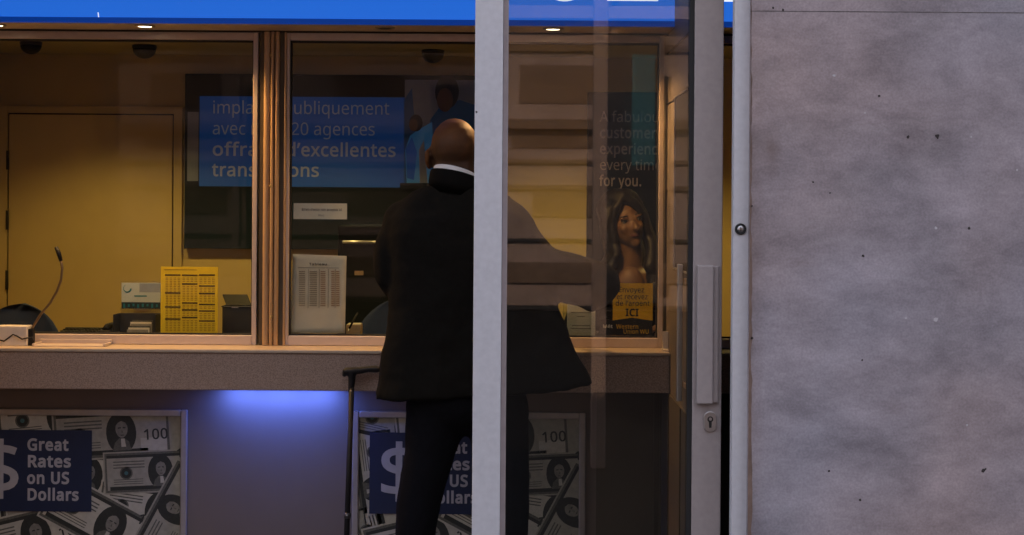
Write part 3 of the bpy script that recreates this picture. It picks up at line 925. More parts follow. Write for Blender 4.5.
# ribbed bronze mullion between the two windows
b = MB()
ym = YW - 0.035
cx0, cx1 = PX(259, ym, 190), PX(285.5, ym, 190)
wd = cx1 - cx0
b.box((cx0, ym + 0.012, SILL_F), (cx1, YW + 0.03, FASC_Z - 0.001), 'bronze_dark')
for (u0, u1, dy) in ((0.13, 0.39, 0.003), (0.40, 0.545, 0.0), (0.555, 0.74, 0.002), (0.90, 1.0, 0.008)):
    pr = []
    n = 8
    vs, fs = [], []
    for k in range(n + 1):
        a = math.pi * k / n
        x = cx0 + wd * ((u0 + u1) / 2 - (u1 - u0) / 2 * math.cos(a))
        y = ym + 0.014 - (0.016 - dy) * math.sin(a) ** 0.6
        vs += [(x, y, SILL_F), (x, y, FASC_Z - 0.004)]
    for k in range(n):
        fs.append((2 * k, 2 * k + 2, 2 * k + 3, 2 * k + 1))
    b.add(vs, fs, 'bronze', True)
mull = struct(b.build('trim_3'), 'ribbed bronze mullion between the teller windows')
for yy in (55, 186, 317):
    c = P(270.5, yy, ym - 0.004)
    s = MB()
    s.lathe([(0.0055, 0), (0.0055, -0.002), (0.003, -0.0045)], (c.x, ym + 0.001, c.z), 'brass', 14, 'Y')
    s.build('screw', mull)

# ------------------------------------------------------------------ shop front
# post
b = MB()
x0, x1, x2 = PX(473.6, YF, 267), PX(501.5, YF, 267), PX(507, YF, 267)
b.box((x0, YF, 0), (x1, YF + 0.11, 2.30), 'alu')
b.box((x1, YF + 0.012, 0), (x2, YF + 0.06, 2.40), 'alu_edge')
post = struct(b.build('pillar_1', bevel=0.002), 'pale aluminium post of the shop front')
c = P(476.5, 112, YF)
s = MB(); s.lathe([(0.003, 0), (0.0025, -0.0015)], (c.x, YF + 0.0005, c.z), 'rubber', 12, 'Y'); s.build('screw', post)
# jamb at the marble wall
b = MB()
j0, j1 = PX(733.0, YF, 267), PX(748.6, YF, 267)
b.box((j0, YF, 0), (j1, YF + 0.035, 2.40), 'alu')
b.box((j1, YF + 0.004, 0), (mx0 + 0.002, YF + 0.03, 2.40), 'rubber')
jamb = struct(b.build('pillar_2', bevel=0.002), 'narrow aluminium jamb against the marble wall')
c = P(740.5, 229, YF)
s = MB()
s.lathe([(0.0160, 0.001), (0.0160, -0.0035), (0.0125, -0.0055), (0.0115, -0.0035), (0.0105, -0.0035)], (c.x, YF, c.z), 'rubber', 24, 'Y')
s.lathe([(0.0100, 0.0), (0.0095, -0.0045), (0.004, -0.0055)], (c.x, YF, c.z), 'steel', 20, 'Y')
s.box((c.x - 0.0012, YF - 0.0062, c.z - 0.006), (c.x + 0.0012, YF - 0.004, c.z + 0.006), 'rubber')
sub(s.build('key_switch', jamb), 'round black key switch')

# the sliding door leaf
YD = 3.955
d0, d1 = PX(693.2, YD, 267), PX(722.3, YD, 267)
dl0 = PX(476, YD)
dl1 = dl0 + 0.062
b = MB()
b.box((d0, YD, 0.01), (d1, YD + 0.045, 2.38), 'alu_shaded')
b.box((dl0, YD, 0.01), (dl1 - 0.03, YD + 0.045, 2.38), 'alu_shaded')
b.box((dl1 - 0.03, YD, 2.30), (d0, YD + 0.045, 2.38), 'alu_shaded')
b.box((dl1 - 0.03, YD, 0.01), (d0, YD + 0.045, 0.10), 'alu_shaded')
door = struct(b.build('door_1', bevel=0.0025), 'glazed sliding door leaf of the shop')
g = MB(); g.box((dl1 - 0.03, YD + 0.018, 0.10), (d0, YD + 0.026, 2.30), 'glass_door')
g.build('glass_pane', door)
k = MB()
k.box((d0 - 0.014, YD + 0.006, 0.10), (d0, YD + 0.038, 2.30), 'rubber')
k.build('gasket', door)
# outside handle, a flat grip bar
hz0, hz1 = PZ(404.5, YD - 0.03, 708), PZ(265.5, YD - 0.03, 708)
hx0, hx1 = PX(697.5, YD - 0.03, 330), PX(719.5, YD - 0.03, 330)
h = MB()
h.box((hx0, YD - 0.022, hz0), (hx0 + 0.046, YD - 0.0005, hz1), 'alu_shaded')
h.box((hx0 + 0.046, YD - 0.012, hz0 + 0.002), (hx1, YD - 0.0005, hz1 - 0.002), 'alu_shaded')
sub(h.build('grip_handle', door, bevel=0.003), 'flat vertical grip on the stile')
# lock
c = P(710, 421.5, YD)
k = MB()
pts = []
for q in range(24):
    a = 2 * math.pi * q / 24
    pts.append((c.x + 0.0185 * math.cos(a), c.z + 0.011 * (1 if math.sin(a) > 0 else -1) + 0.0185 * math.sin(a)))
k.poly_y(pts, YD - 0.006, 'steel', 0.006)
lock = sub(k.build('lock_plate', door, bevel=0.0015), 'oval steel lock plate')
k = MB()
k.ell_y(c.x, c.z + 0.007, 0.0085, 0.0085, YD - 0.0064, 'rubber')
k.poly_y([(c.x - 0.0045, c.z + 0.004), (c.x + 0.0045, c.z + 0.004), (c.x + 0.0035, c.z - 0.017), (c.x - 0.0035, c.z - 0.017)], YD - 0.0065, 'rubber')
k.ell_y(c.x, c.z + 0.008, 0.0045, 0.0045, YD - 0.0069, 'steel')
k.build('keyhole', lock)
# inside handle, a long bar on brackets, seen through the glass
hy = YD + 0.12
ix = PX(679.5, hy, 330)
z0, z1 = PZ(401, hy, 680), PZ(264, hy, 680)
h = MB()
h.box((ix - 0.008, hy - 0.010, z0), (ix + 0.008, hy + 0.010, z1), 'steel')
bar = sub(h.build('pull_bar', door, bevel=0.003), 'long inside pull bar')
for zz in (z0 + 0.05, z1 - 0.05):
    h = MB(); h.box((ix, hy - 0.006, zz - 0.007), (d0 + 0.005, hy + 0.006, zz + 0.007), 'bronze'); h.box((d0 - 0.012, YD + 0.04, zz - 0.009), (d0 + 0.006, hy, zz + 0.009), 'bronze')
    h.build('bracket', bar, bevel=0.002)

# =================================================================== FIXED THINGS
# lit blue sign over the windows
zt = 2.455
sg = thing('fascia_sign', (0, 4.59, FASC_Z), 'long glowing blue sign above the teller windows', 'sign')
trim_h = 6.5 * 4.59 / F
b = MB(); b.box((XL, 4.592, FASC_Z + 0.018), (XR, 4.60, zt), 'sign_blue'); b.build('light_panel', sg)
b = MB(); b.box((XL, 4.586, FASC_Z), (XR, 4.603, FASC_Z + 0.018), 'sign_trim')
sub(b.build('bottom_trim', sg, bevel=0.002), 'darker blue bottom edge')
zl = PZ(1.2, 4.59, 600) + 0.010
for (s_, x0, x1) in (('C', 541, 580), ('E', 602, 653), ('E', 705, 752)):
    b = MB()
    b.text(s_, PX(x0, 4.588) - 0.012, zl, 4.5905, 0.20, 'sign_white', bold=0.03, width=(x1 - x0) * 4.588 / F)
    b.build('letter', sg)
b = MB()
p0 = P(98, 15, 4.589)
b.poly_y([(p0.x - 0.002, p0.z + 0.009), (p0.x + 0.001, p0.z + 0.009), (p0.x + 0.003, p0.z - 0.009), (p0.x, p0.z - 0.009)], 4.591, 'sign_white', 0.0015)
sub(b.build('white_tick', sg), 'small white mark')  # thin white tick on the sign face, belonging to no known part

# downlights in the soffit
YDL = 4.655
dl_specs = ((-4, True, 'lit warm downlight in the soffit, farthest from the door'),
            (145, True, 'lit warm downlight in the soffit above the office door'),
            (385, False, 'unlit dark downlight in the soffit above the man'),
            (553, True, 'lit warm downlight seen through the sliding door glass'))
for x, on, lab in dl_specs:
    c = P(x, 27, YDL)
    t = thing('downlight', (c.x, YDL, FASC_Z), lab, 'ceiling light', 'downlights under the sign')
    r = MB()
    r.lathe([(0.024, 0.002), (0.034, 0.002), (0.034, -0.003), (0.029, -0.006), (0.025, -0.003)], (c.x, YDL, FASC_Z), 'lamp_rim', 28)
    r.build('rim', t)
    l = MB()
    l.lathe([(0.0235, 0.001), (0.0235, -0.0035), (0.010, -0.005)], (c.x, YDL, FASC_Z), 'bulb' if on else 'bulb_off', 24)
    l.build('lens', t)
    if on:
        lamp('downlight_beam', 'SPOT', (c.x, YDL, FASC_Z - 0.02), 32.0, (1.0, 0.55, 0.20), (c.x, YDL + 0.02, 0),
             spot_size=math.radians(150), spot_blend=0.5, shadow_soft_size=0.02)

# counter
ce = PX(675.5, 4.65, 370)
ct = thing('service_counter', (-0.5, 4.72, CTR_Z0), 'speckled beige service counter running under the teller windows', 'counter')
b = MB(); b.box((XL, 4.65, CTR_Z0), (part_x - 0.002, 4.858, CT - 0.012), 'counter'); b.build('apron', ct, bevel=0.003)
b = MB(); b.box((XL, 4.642, CT - 0.012), (part_x - 0.002, YW + 0.03, CT), 'counter_top'); b.build('top', ct, bevel=0.003)
ct2 = thing('service_counter', (1.1, 4.72, CTR_Z0), 'speckled counter of the next booth, seen through the narrow door gap', 'counter')
b = MB(); b.box((part_x + 0.036, 4.65, CTR_Z0), (XR, 4.858, CT - 0.012), 'counter'); b.build('apron', ct2, bevel=0.003)
b = MB(); b.box((part_x + 0.036, 4.642, CT - 0.012), (XR, YW + 0.03, CT), 'counter_top'); b.build('top', ct2, bevel=0.003)

# desk behind the windows
b = MB(); b.box((XL, 4.866, CT - 0.045), (XR, 5.22, CT - 0.012), 'desk')
dk = tag(b.build('teller_desk', bevel=0.004), 'black teller desk behind the windows', 'desk')
for xx in (-2.6, -0.9, 0.4, 1.6):
    s = MB()
    s.box((xx, 4.98, 0), (xx + 0.04, 5.18, CT - 0.045), 'desk')
    s.build('support', dk)
DZ = CT - 0.012

# blue led under the counter
lx0, lx1 = PX(222, 4.80), PX(338, 4.80)
t = thing('led_strip', ((lx0 + lx1) / 2, 4.80, CTR_Z0 - 0.012), 'glowing blue light strip under the counter', 'light')
b = MB(); b.box((lx0, 4.785, CTR_Z0 - 0.008), (lx1, 4.815, CTR_Z0), 'steel'); b.build('housing', t)
b = MB(); b.box((lx0 + 0.004, 4.79, CTR_Z0 - 0.012), (lx1 - 0.004, 4.81, CTR_Z0 - 0.008), 'led'); b.build('diffuser', t)
for i in range(3):
    xx = lx0 + (i + 0.5) * (lx1 - lx0) / 3
    lamp('led_light', 'AREA', (xx, 4.80, CTR_Z0 - 0.016), 0.95, (0.10, 0.20, 1.0), (xx, 4.835, 0.5), shape='RECTANGLE', size=0.12, size_y=0.02)

# posters under the counter --------------------------------------------------
YP = yu - 0.004


def bill(mb, put, cx, cy, w, deg, lay, portrait=True, pale='bill', hx=None):
    """a generic banknote: border, field, portrait medallion, seal, numerals; w = width in px"""
    h = w * 0.43
    a = math.radians(-deg)
    c, s = math.cos(a), math.sin(a)
    S = YP / F
    Y = YP - 0.0010 - 0.0006 * lay

    def q(u, v):
        return put(cx, cy, (u * c - v * s) * w, (u * s + v * c) * w)

    def rect(u0, v0, u1, v1, m, e):
        mb.poly_y([q(u0, v0), q(u1, v0), q(u1, v1), q(u0, v1)], Y - e, m)

    def ell(u, v, ru, rv, m, e, n=18):
        mb.poly_y([q(u + ru * math.cos(2 * math.pi * k / n), v + rv * math.sin(2 * math.pi * k / n)) for k in range(n)], Y - e, m)
    rect(-.5, -.215, .5, .215, pale, 0)
    rect(-.485, -.20, .485, .20, 'bill_mid', .00006)
    rect(-.465, -.178, .465, .178, pale, .00010)
    rect(-.465, .150, .465, .178, 'bill_dark', .00014)
    rect(-.44, -.178, .30, -.140, 'bill_dark', .00014)
    for k in range(3):
        rect(-.40, .105 - .03 * k, -.08, .117 - .03 * k, 'bill_mid', .00014)
    for k in range(3):
        rect(-.40, -.075 - .022 * k, -.10, -.067 - .022 * k, 'bill_mid', .00014)
    ell(-.27, -.005, .066, .066, 'bill_mid', .00014)
    ell(-.27, -.005, .052, .052, 'bill_dark', .00017)
    ell(-.27, -.005, .020, .020, 'bill_teal', .00019)
    rect(.24, -.165, .46, -.055, 'bill_pale', .00014)
    p = q(.265, -.07)
    if abs(deg) < 45:
        mb.text('100', p[0], p[1], Y - .00026, w * 0.085 * S, 'bill_dark', bold=.02, rot=a, depth=0)
    p = q(.25, .135)
    if abs(deg) < 45:
        mb.text('100', p[0], p[1], Y - .00026, w * 0.085 * S, 'bill_dark', bold=.02, rot=a, depth=0)
    if portrait:
        ell(.08, .0, .128, .178, 'bill_dark', .00022, 24)
        ell(.085, .035, .052, .078, 'bill_face', .00030)
        mb.poly_y([q(.0, -.15), q(.16, -.15), q(.14, -.075), q(.10, -.045), q(.06, -.045), q(.02, -.085)], Y - .00030, 'bill_mid')
        mb.poly_y([q(.075, -.12), q(.115, -.12), q(.105, -.05), q(.075, -.05)], Y - .00034, 'bill_pale')
        mb.poly_y([q(.035, .06), q(.045, .105), q(.085, .125), q(.125, .105), q(.137, .05), q(.12, .085), q(.085, .10), q(.055, .085)], Y - .00034, 'bill_dark')
        mb.poly_y([q(.055, .045), q(.08, .048), q(.08, .038), q(.055, .036)], Y - .00036, 'bill_dark')
        mb.poly_y([q(.096, .048), q(.118, .045), q(.118, .036), q(.096, .038)], Y - .00036, 'bill_dark')
        mb.poly_y([q(.086, .03), q(.096, .0), q(.082, .0)], Y - .00036, 'bill_mid')
        mb.poly_y([q(.070, -.018), q(.105, -.018), q(.10, -.024), q(.075, -.024)], Y - .00036, 'bill_dark')


def poster(shift, label):
    """poster in the pixel frame of the second poster; shift moves it along the wall"""
    S = YP / F

    def W(x, y):
        p = P(x, y, YP)
        return p.x + shift, p.z
    # straight world rectangle
    xl, xr = PX(352.5, YP, 460) + shift, PX(585.5, YP, 460) + shift
    zt_, zb = PZ(411.5, YP, 470), 0.10
    root = thing('framed_poster', ((xl + xr) / 2, YP, zb), label, 'poster', 'dollar posters under the counter')
    fw = 6.5 * S
    f = MB()
    for (a, c) in (((xl, zb), (xl + fw, zt_)), ((xr - fw, zb), (xr, zt_)), ((xl + fw, zt_ - fw), (xr - fw, zt_)), ((xl + fw, zb), (xr - fw, zb + fw))):
        f.box((a[0], YP - 0.012, a[1]), (c[0], yu, c[1]), 'snap')
    f.build('frame', root, bevel=0.004, seg=3)
    ix0, ix1, iz0, iz1 = xl + fw, xr - fw, zb + fw, zt_ - fw
    pr = MB()
    pr.box((ix0, YP - 0.0005, iz0), (ix1, yu, iz1), 'bill')

    def put(cx, cy, u, v):
        p = W(cx, cy)
        return p[0] + u * S, p[1] + v * S
    bills = MB()
    specs = [(400, 423, 105, 12, 0), (378, 480, 105, 82, 0), (375, 560, 110, 75, 0), (450, 420, 110, -6, 1), (470, 560, 130, 12, 1), (425, 540, 120, -14, 2),
             (540, 565, 120, -8, 1), (478, 478, 110, 3, 2), (510, 436, 118, -4, 3), (548, 512, 104, 8, 3), (551, 474, 98, -3, 5),
             (500, 524, 120, 28, 6), (570, 520, 110, -62, 7), (450, 585, 120, -20, 3), (560, 590, 120, 20, 8), (395, 590, 110, 30, 4)]
    for k, (cx, cy, w, deg, lay) in enumerate(specs):
        bill(bills, put, cx, cy, w, deg, lay, pale=('bill', 'bill_pale')[k % 2])
    # keep the collage inside the frame opening
    bm = bmesh.new()
    me = bpy.data.meshes.new('c')
    me.from_pydata([tuple(p) for p in bills.v], [], bills.f)
    me.polygons.foreach_set('material_index', bills.mi)
    bm.from_mesh(me)
    for (pc, no) in (((ix0, 0, 0), (-1, 0, 0)), ((ix1, 0, 0), (1, 0, 0)), ((0, 0, iz0), (0, 0, -1)), ((0, 0, iz1), (0, 0, 1))):
        bmesh.ops.bisect_plane(bm, geom=bm.verts[:] + bm.edges[:] + bm.faces[:], plane_co=pc, plane_no=no, clear_outer=True)
    bm.verts.index_update()
    base = len(pr.v)
    for v in bm.verts:
        pr.v.append(v.co.copy())
    for fc in bm.faces:
        pr.f.append([base + v.index for v in fc.verts])
        pr.mi.append(pr.slot(bills.mats[fc.material_index]))
        pr.sm.append(False)
    bm.free()
    bpy.data.meshes.remove(me)
    pr.build('print', root)
    ba = W(370, 432); bb = W(490, 514)
    n = MB()
    n.box((ba[0], YP - 0.0085, bb[1]), (bb[0], YP - 0.0072, ba[1]), 'navy')
    n.text('$', W(381, 0)[0], W(395, 496)[1], YP - 0.0092, 51 * S, 'print_white', bold=.012, width=36 * S)
    for i, (tx, wdt) in enumerate((('Great', 41), ('Rates', 43), ('on US', 42), ('Dollars', 51))):
        n.text(tx, W(429, 451)[0] - 3 * S, W(450, 452.5 + 16.6 * i)[1], YP - 0.0092, 11.0 * S, 'print_white', bold=.042, width=wdt * S)
    sub(n.build('text_panel', root), 'navy panel reading Great Rates on US Dollars')
    return root


poster(0.0, 'framed dollar poster under the counter behind the man')
poster(-(398.0 * YP / F), 'framed dollar poster under the counter below the yellow rates board')

# interior door (closed) with frame
dx0, dx1 = PX(9.5, YB, 230), PX(172.5, YB, 230)
dzt = PZ(115, YB, 90)
b = MB()
b.box((dx0 - 0.008, YB - 0.006, 0), (dx1 + 0.008, YB, dzt + 0.008), 'gap')
fr = 0.045
b.box((dx0 - fr - 0.008, YB - 0.02, 0), (dx0 - 0.008, YB, dzt + fr), 'ivory')
b.box((dx1 + 0.008, YB - 0.02, 0), (dx1 + fr + 0.008, YB, dzt + fr), 'ivory')
b.box((dx0 - 0.008, YB - 0.02, dzt + 0.008), (dx1 + 0.008, YB, dzt + fr), 'ivory')
d2 = struct(b.build('door_2', bevel=0.002), 'closed ivory office door in the back wall')
b = MB(); b.box((dx0, YB - 0.016, 0.01), (dx1, YB - 0.004, dzt), 'door_paint'); b.build('door_leaf', d2, bevel=0.002)
for yy in (160, 220, 280):
    c = P(7.0, yy, YB - 0.03)
    h = MB(); h.tube([(dx0 - 0.004, YB - 0.022, c.z - 0.05), (dx0 - 0.004, YB - 0.022, c.z + 0.05)], 0.008, 'gap', 10); h.build('hinge', d2)
h = MB()
hx = dx1 - 0.07
h.lathe([(0.026, 0), (0.026, -0.008)], (hx, YB - 0.016, 1.02), 'steel', 20, 'Y')
h.tube([(hx, YB - 0.02, 1.02), (hx, YB - 0.065, 1.02), (hx - 0.03, YB - 0.072, 1.02), (hx - 0.12, YB - 0.07, 1.02)], 0.009, 'steel', 10)
h.build('door_handle', d2)

# big blue wall panel with French text
YWP = YB - 0.05
px0, px1 = PX(184.5, YWP, 160), PX(484, YWP, 160)
pz0, pz1 = PZ(249.5, YWP, 330), PZ(74.5, YWP, 330)
wp = thing('wall_display', ((px0 + px1) / 2, YB, pz0), 'wide dark wall display with a blue band and French text', 'poster')
b = MB(); b.box((px0, YWP, pz0), (px1, YB, pz1), 'poster_navy'); b.build('panel', wp, bevel=0.003)
g = MB()
yy0, yy1 = PZ(187, YWP, 330), PZ(97, YWP, 330)
e = YWP - 0.0006
g.poly_y([(PX(199, YWP), yy0), (px1 - 0.008, yy0), (px1 - 0.008, yy1), (PX(199, YWP), yy1)], e, 'poster_blue')
g.poly_y([(PX(187, YWP), PZ(181, YWP, 190)), (PX(198, YWP), PZ(181, YWP, 190)), (PX(198, YWP), PZ(112, YWP, 190)), (PX(187, YWP), PZ(112, YWP, 190))], e, 'poster_pale')
# photo area: pale office background and two people
g.poly_y([(PX(404, YWP), yy0), (PX(482, YWP), yy0), (PX(482, YWP), PZ(80, YWP, 440)), (PX(404, YWP), PZ(80, YWP, 440))], e - 0.0006, 'poster_pale')


def flat(pts, m, lay):
    q = [P(x, y, YWP) for x, y in pts]
    g.poly_y([(p.x, p.z) for p in q], e - 0.0006 * lay, m)


def flat_ell(x, y, rx, ry, m, lay):
    c_ = P(x, y, YWP)
    g.ell_y(c_.x, c_.z, rx * YWP / F, ry * YWP / F, e - 0.0006 * lay, m)


flat([(404, 187), (404, 100), (412, 88), (420, 187)], 'poster_blue_deep', 2)
flat([(432, 187), (430, 120), (442, 104), (460, 100), (478, 106), (480, 187)], 'poster_blue_deep', 3)
flat_ell(447, 92, 12, 17, 'poster_hair', 4)
flat_ell(445, 100, 8, 12, 'poster_skin', 5)
flat([(407, 187), (405, 150), (410, 136), (418, 130), (432, 122), (436, 187)], 'poster_cyan', 6)
flat([(407, 178), (406, 148), (412, 137), (417, 152), (414, 180)], 'poster_blue', 7)
flat([(420, 187), (419, 150), (424, 140), (428, 187)], 'poster_pale', 7)
flat_ell(416, 123, 6.8, 8.5, 'poster_hair', 8)
flat_ell(413.5, 125, 4.4, 6.2, 'poster_skin', 9)
flat([(400, 190), (400, 183), (482, 183), (482, 190)], 'poster_navy', 10)
sub(g.build('blue_print', wp), 'blue band with two people in blue shirts')
SW = YWP / F
for (tx, x, y, cap, bold, wdt) in (('implanté publiquement', 212, 114, 12.5, 0.0, 176), ('avec nos 120 agences', 212, 135, 12.5, 0.0, 162),
                                   ('offrant', 212, 156, 12.8, 0.02, 66), ('d\u2019excellentes', 286, 156, 12.8, 0.02, 109), ('transactions', 212, 176.5, 12.8, 0.02, 107)):
    l = MB()
    p = P(x, y, YWP)
    l.text(tx, p.x, PZ(y, YWP, 300), e - 0.0012, cap * SW, 'poster_text', bold=bold, width=wdt * SW)
    l.build('lettering', wp)

# English panel behind the second window
YE = 5.75
ex0, ex1 = PX(587, YE, 200), PX(668, YE, 200)
ez0, ez1 = PZ(338, YE, 620), PZ(92, YE, 620)
ep = thing('text_board', ((ex0 + ex1) / 2, YE, 0), 'tall dark display board with pale English text behind the dark-haired woman', 'display board')
b = MB(); b.box((ex0, YE, 0.02), (ex1, YE + 0.04, ez1), 'poster_navy'); b.build('board', ep, bevel=0.003)
b = MB(); b.box((ex0 - 0.03, YE - 0.08, 0), (ex1 + 0.03, YE + 0.14, 0.02), 'char'); b.build('base', ep)
SE = YE / F
for i, (tx, wdt) in enumerate((('A fabulous', 66), ('customer', 56), ('experience', 64), ('every time', 61), ('for you.', 42))):
    l = MB()
    l.text(tx, PX(599.5, YE, 150), PZ(122 + 16 * i, YE, 625), YE - 0.0012, 10.5 * SE, 'poster_gold', bold=(0.0, .02, .02, 0, .02)[i], width=wdt * SE)
    l.build('lettering', ep)

# dome cameras on the teller room ceiling
for x, y, d, r, lab in ((144.5, 48, 6.87, 0.056, 'black dome camera on the ceiling above the office door'),
                        (31, 47, 6.75, 0.050, 'black dome camera on the ceiling nearest the room corner'),
                        (433, 51, 7.0, 0.055, 'black dome camera on the ceiling above the bald man')):
    c = P(x, y, d)
    t = thing('dome_camera', (c.x, d, 2.28), lab, 'camera', 'ceiling dome cameras')
    m_ = MB(); m_.lathe([(r * 1.05, 0), (r * 1.05, -0.014), (r * 0.98, -0.018)], (c.x, d, 2.28), 'char', 28); m_.build('mount', t)
    m_ = MB(); m_.lathe([(r * math.cos(a * math.pi / 16), -0.018 - r * 0.85 * math.sin(a * math.pi / 16)) for a in range(8)], (c.x, d, 2.28), 'black', 28); m_.build('dome', t)

# =================================================================== THINGS ON AND BEHIND THE COUNTER
# intercom microphone on the counter
yi = 4.725
c0, c1 = P(-12, 334, yi), P(29, 334, yi)
ic = thing('intercom_microphone', (c1.x, yi, CT), 'white intercom box with a thin curved gooseneck microphone and loose cable', 'microphone')
b = MB(); b.box((c0.x, yi - 0.02, CT), (c1.x, yi + 0.035, PZ(325.5, yi, 10)), 'white_plastic'); b.build('base_box', ic, bevel=0.003)
pts = [(30.5, 331), (34, 325), (41, 314), (50, 303), (57, 291), (61, 280), (62.2, 268), (60.5, 258)]
b = MB(); b.tube([tuple(P(x, y, yi)) for x, y in pts], 0.0042, 'goose', 10); b.build('gooseneck', ic)
b = MB(); b.tube([tuple(P(x, y, yi)) for x, y in ((61, 261), (58.6, 253), (56, 247))], [0.006, 0.0075, 0.006], 'black', 12); sub(b.build('microphone_head', ic), 'black microphone tip')
p = P(30.5, 331, yi)
b = MB(); b.box((c1.x, yi - 0.01, CT), (c1.x + 0.017, yi + 0.012, p.z + 0.008), 'black'); b.build('gooseneck_socket', ic, bevel=0.002)
b = MB(); b.tube([tuple(P(x, y, yi - 0.03)) for x, y in ((-12, 341), (-4, 339), (4, 341.2), (9, 337.5), (13, 334.5), (17, 336), (22, 339), (27, 338), (32, 337.5), (33.5, 342))], 0.0026, 'black', 8); b.build('cable', ic)

# shallow tray on the counter
t0, t1 = P(33, 340, 4.70), P(106, 340, 4.70)
b = MB()
b.box((t0.x, 4.69, CT), (t1.x, 4.775, CT + 0.004), 'frame')
b.box((t0.x, 4.765, CT), (t1.x, 4.775, CT + 0.018), 'frame')
b.box((t0.x, 4.69, CT), (t0.x + 0.008, 4.775, CT + 0.010), 'frame')
b.box((t1.x - 0.008, 4.69, CT), (t1.x, 4.775, CT + 0.010), 'frame')
tag(b.build('cash_tray', bevel=0.0015), 'low metal cash tray on the counter beside the intercom box', 'tray')

# chairs behind the desk


def office_chair(x, y, zt_, w, rz, label):
    root = thing('office_chair', (0, 0, 0), label, 'chair', 'navy chairs behind the teller windows')
    n = 26
    mb = MB()
    hgt = 0.46
    vs, fs = [], []
    rows, cols = 14, 15
    # padded rounded back
    for side in (0, 1):
        for i in range(rows + 1):
            v = 1 - (1 - i / rows) ** 2.2
            half = w / 2 * (1 - max(0.0, (v - 0.45) / 0.55) ** 2.4 * 0.9995) ** 0.5 * (0.86 + 0.14 * min(1, v * 2.2))
            for k in range(cols + 1):
                u = -1 + 2 * k / cols
                th = 0.042 * (1 - abs(u) ** 3) * (1 - (2 * v - 1) ** 6) + 0.006
                vs.append((u * half, (0.06 * (u * u) * -1) + (th if side else -th) + 0.02, zt_ - hgt + hgt * v))
    st = (rows + 1) * (cols + 1)
    for side in (0, 1):
        for i in range(rows):
            for k in range(cols):
                a = side * st + i * (cols + 1) + k
                f = (a, a + 1, a + cols + 2, a + cols + 1)
                fs.append(f if side == 0 else f[::-1])
    for i in range(rows):
        for k in (0, cols):
            a = i * (cols + 1) + k
            f = (a, a + cols + 1, st + a + cols + 1, st + a)
            fs.append(f if k == 0 else f[::-1])
    for k in range(cols):
        a = k; fs.append((a, st + a, st + a + 1, a + 1))
        a = rows * (cols + 1) + k; fs.append((a, a + 1, st + a + 1, st + a))
    mb.add(vs, fs, 'chair', True)
    mb.build('backrest', root)
    s_ = MB()
    seat_z = zt_ - hgt - 0.03
    s_.lathe([(0.05, seat_z - 0.045), (w * 0.52, seat_z - 0.03), (w * 0.56, seat_z), (w * 0.52, seat_z + 0.03), (0.05, seat_z + 0.04)], (0, -0.20, 0), 'chair', 32)
    s_.build('seat', root)
    p_ = MB(); p_.tube([(0, -0.2, 0.06), (0, -0.2, seat_z - 0.04)], 0.025, 'char', 14)
    p_.tube([(0, -0.15, seat_z - 0.03), (0, 0.06, seat_z - 0.03), (0, 0.075, seat_z + 0.02), (0, 0.07, zt_ - 0.3)], 0.014, 'char', 10)
    p_.build('column', root)
    for k in range(5):
        a = 2 * math.pi * k / 5
        l_ = MB(); l_.tube([(0, -0.2, 0.075), (0.25 * math.cos(a), -0.2 + 0.25 * math.sin(a), 0.05)], [0.02, 0.014], 'char', 10)
        l_.lathe([(0.012, 0.0), (0.024, 0.008), (0.024, 0.035), (0.012, 0.045)], (0.25 * math.cos(a), -0.2 + 0.25 * math.sin(a), 0.0), 'black', 14)
        l_.build('leg', root)
    root.location = (x, y, 0)
    root.rotation_euler = (0, 0, rz)
    return root


c = P(23, 303.5, 5.85)
office_chair(c.x, 5.85, c.z, 0.37, 0.0, 'navy office chair with rounded back behind the intercom microphone')
c = P(420, 294, 5.78)
office_chair(c.x, 5.78, c.z, 0.54, 0.0, 'wider navy office chair behind the man in the suit')

# keyboard
kx0, kx1 = PX(62, 5.12), PX(104, 5.12)
kb = thing('keyboard', ((kx0 + kx1) / 2, 5.12, DZ), 'black keyboard on the teller desk', 'keyboard')
b = MB(); b.box((kx0, 5.06, DZ), (kx1, 5.19, DZ + 0.020), 'black'); b.build('case', kb, bevel=0.003)
b = MB()
for r_ in range(4):
    for q_ in range(11):
        xx = kx0 + 0.004 + q_ * (kx1 - kx0 - 0.008) / 11
        b.box((xx, 5.07 + r_ * 0.028, DZ + 0.020), (xx + 0.0105, 5.07 + r_ * 0.028 + 0.022, DZ + 0.026 + 0.005 * r_ * 0.6), 'black')
b.build('keys', kb)

# small printed card in a stand
yc = 5.06
a, z = P(121.5, 308.5, yc), P(160.5, 283, yc)
cd = thing('display_card', ((a.x + z.x) / 2, yc, DZ), 'pale blue card with a teal swirl in a clear stand', 'card')
b = MB()
b.box((a.x, yc, a.z), (z.x, yc + 0.003, z.z), 'card')
b.box((a.x, yc - 0.0004, a.z), (z.x, yc, a.z + 6.4 * yc / F), 'card_dark')
for k in range(8):
    xx = a.x + 0.006 + k * 0.017
    b.box((xx, yc - 0.0008, a.z + 0.003 + 0.003 * (k % 3)), (xx + 0.007, yc, a.z + 0.018 - 0.002 * (k % 2)), 'card_teal')
b.box((a.x + 0.046, yc - 0.0006, a.z + 12.0 * yc / F), (a.x + 0.092, yc, a.z + 13.2 * yc / F), 'card_teal')
b.poly_y([(a.x + 0.065, z.z - 0.002), (z.x, z.z - 0.002), (z.x, z.z - 0.034), (a.x + 0.065, z.z - 0.034)], yc - 0.0002, 'poster_pale')
sub(b.build('printed_card', cd), 'pale blue printed card')
l = MB()
cc = P(127.5, 288.5, yc)
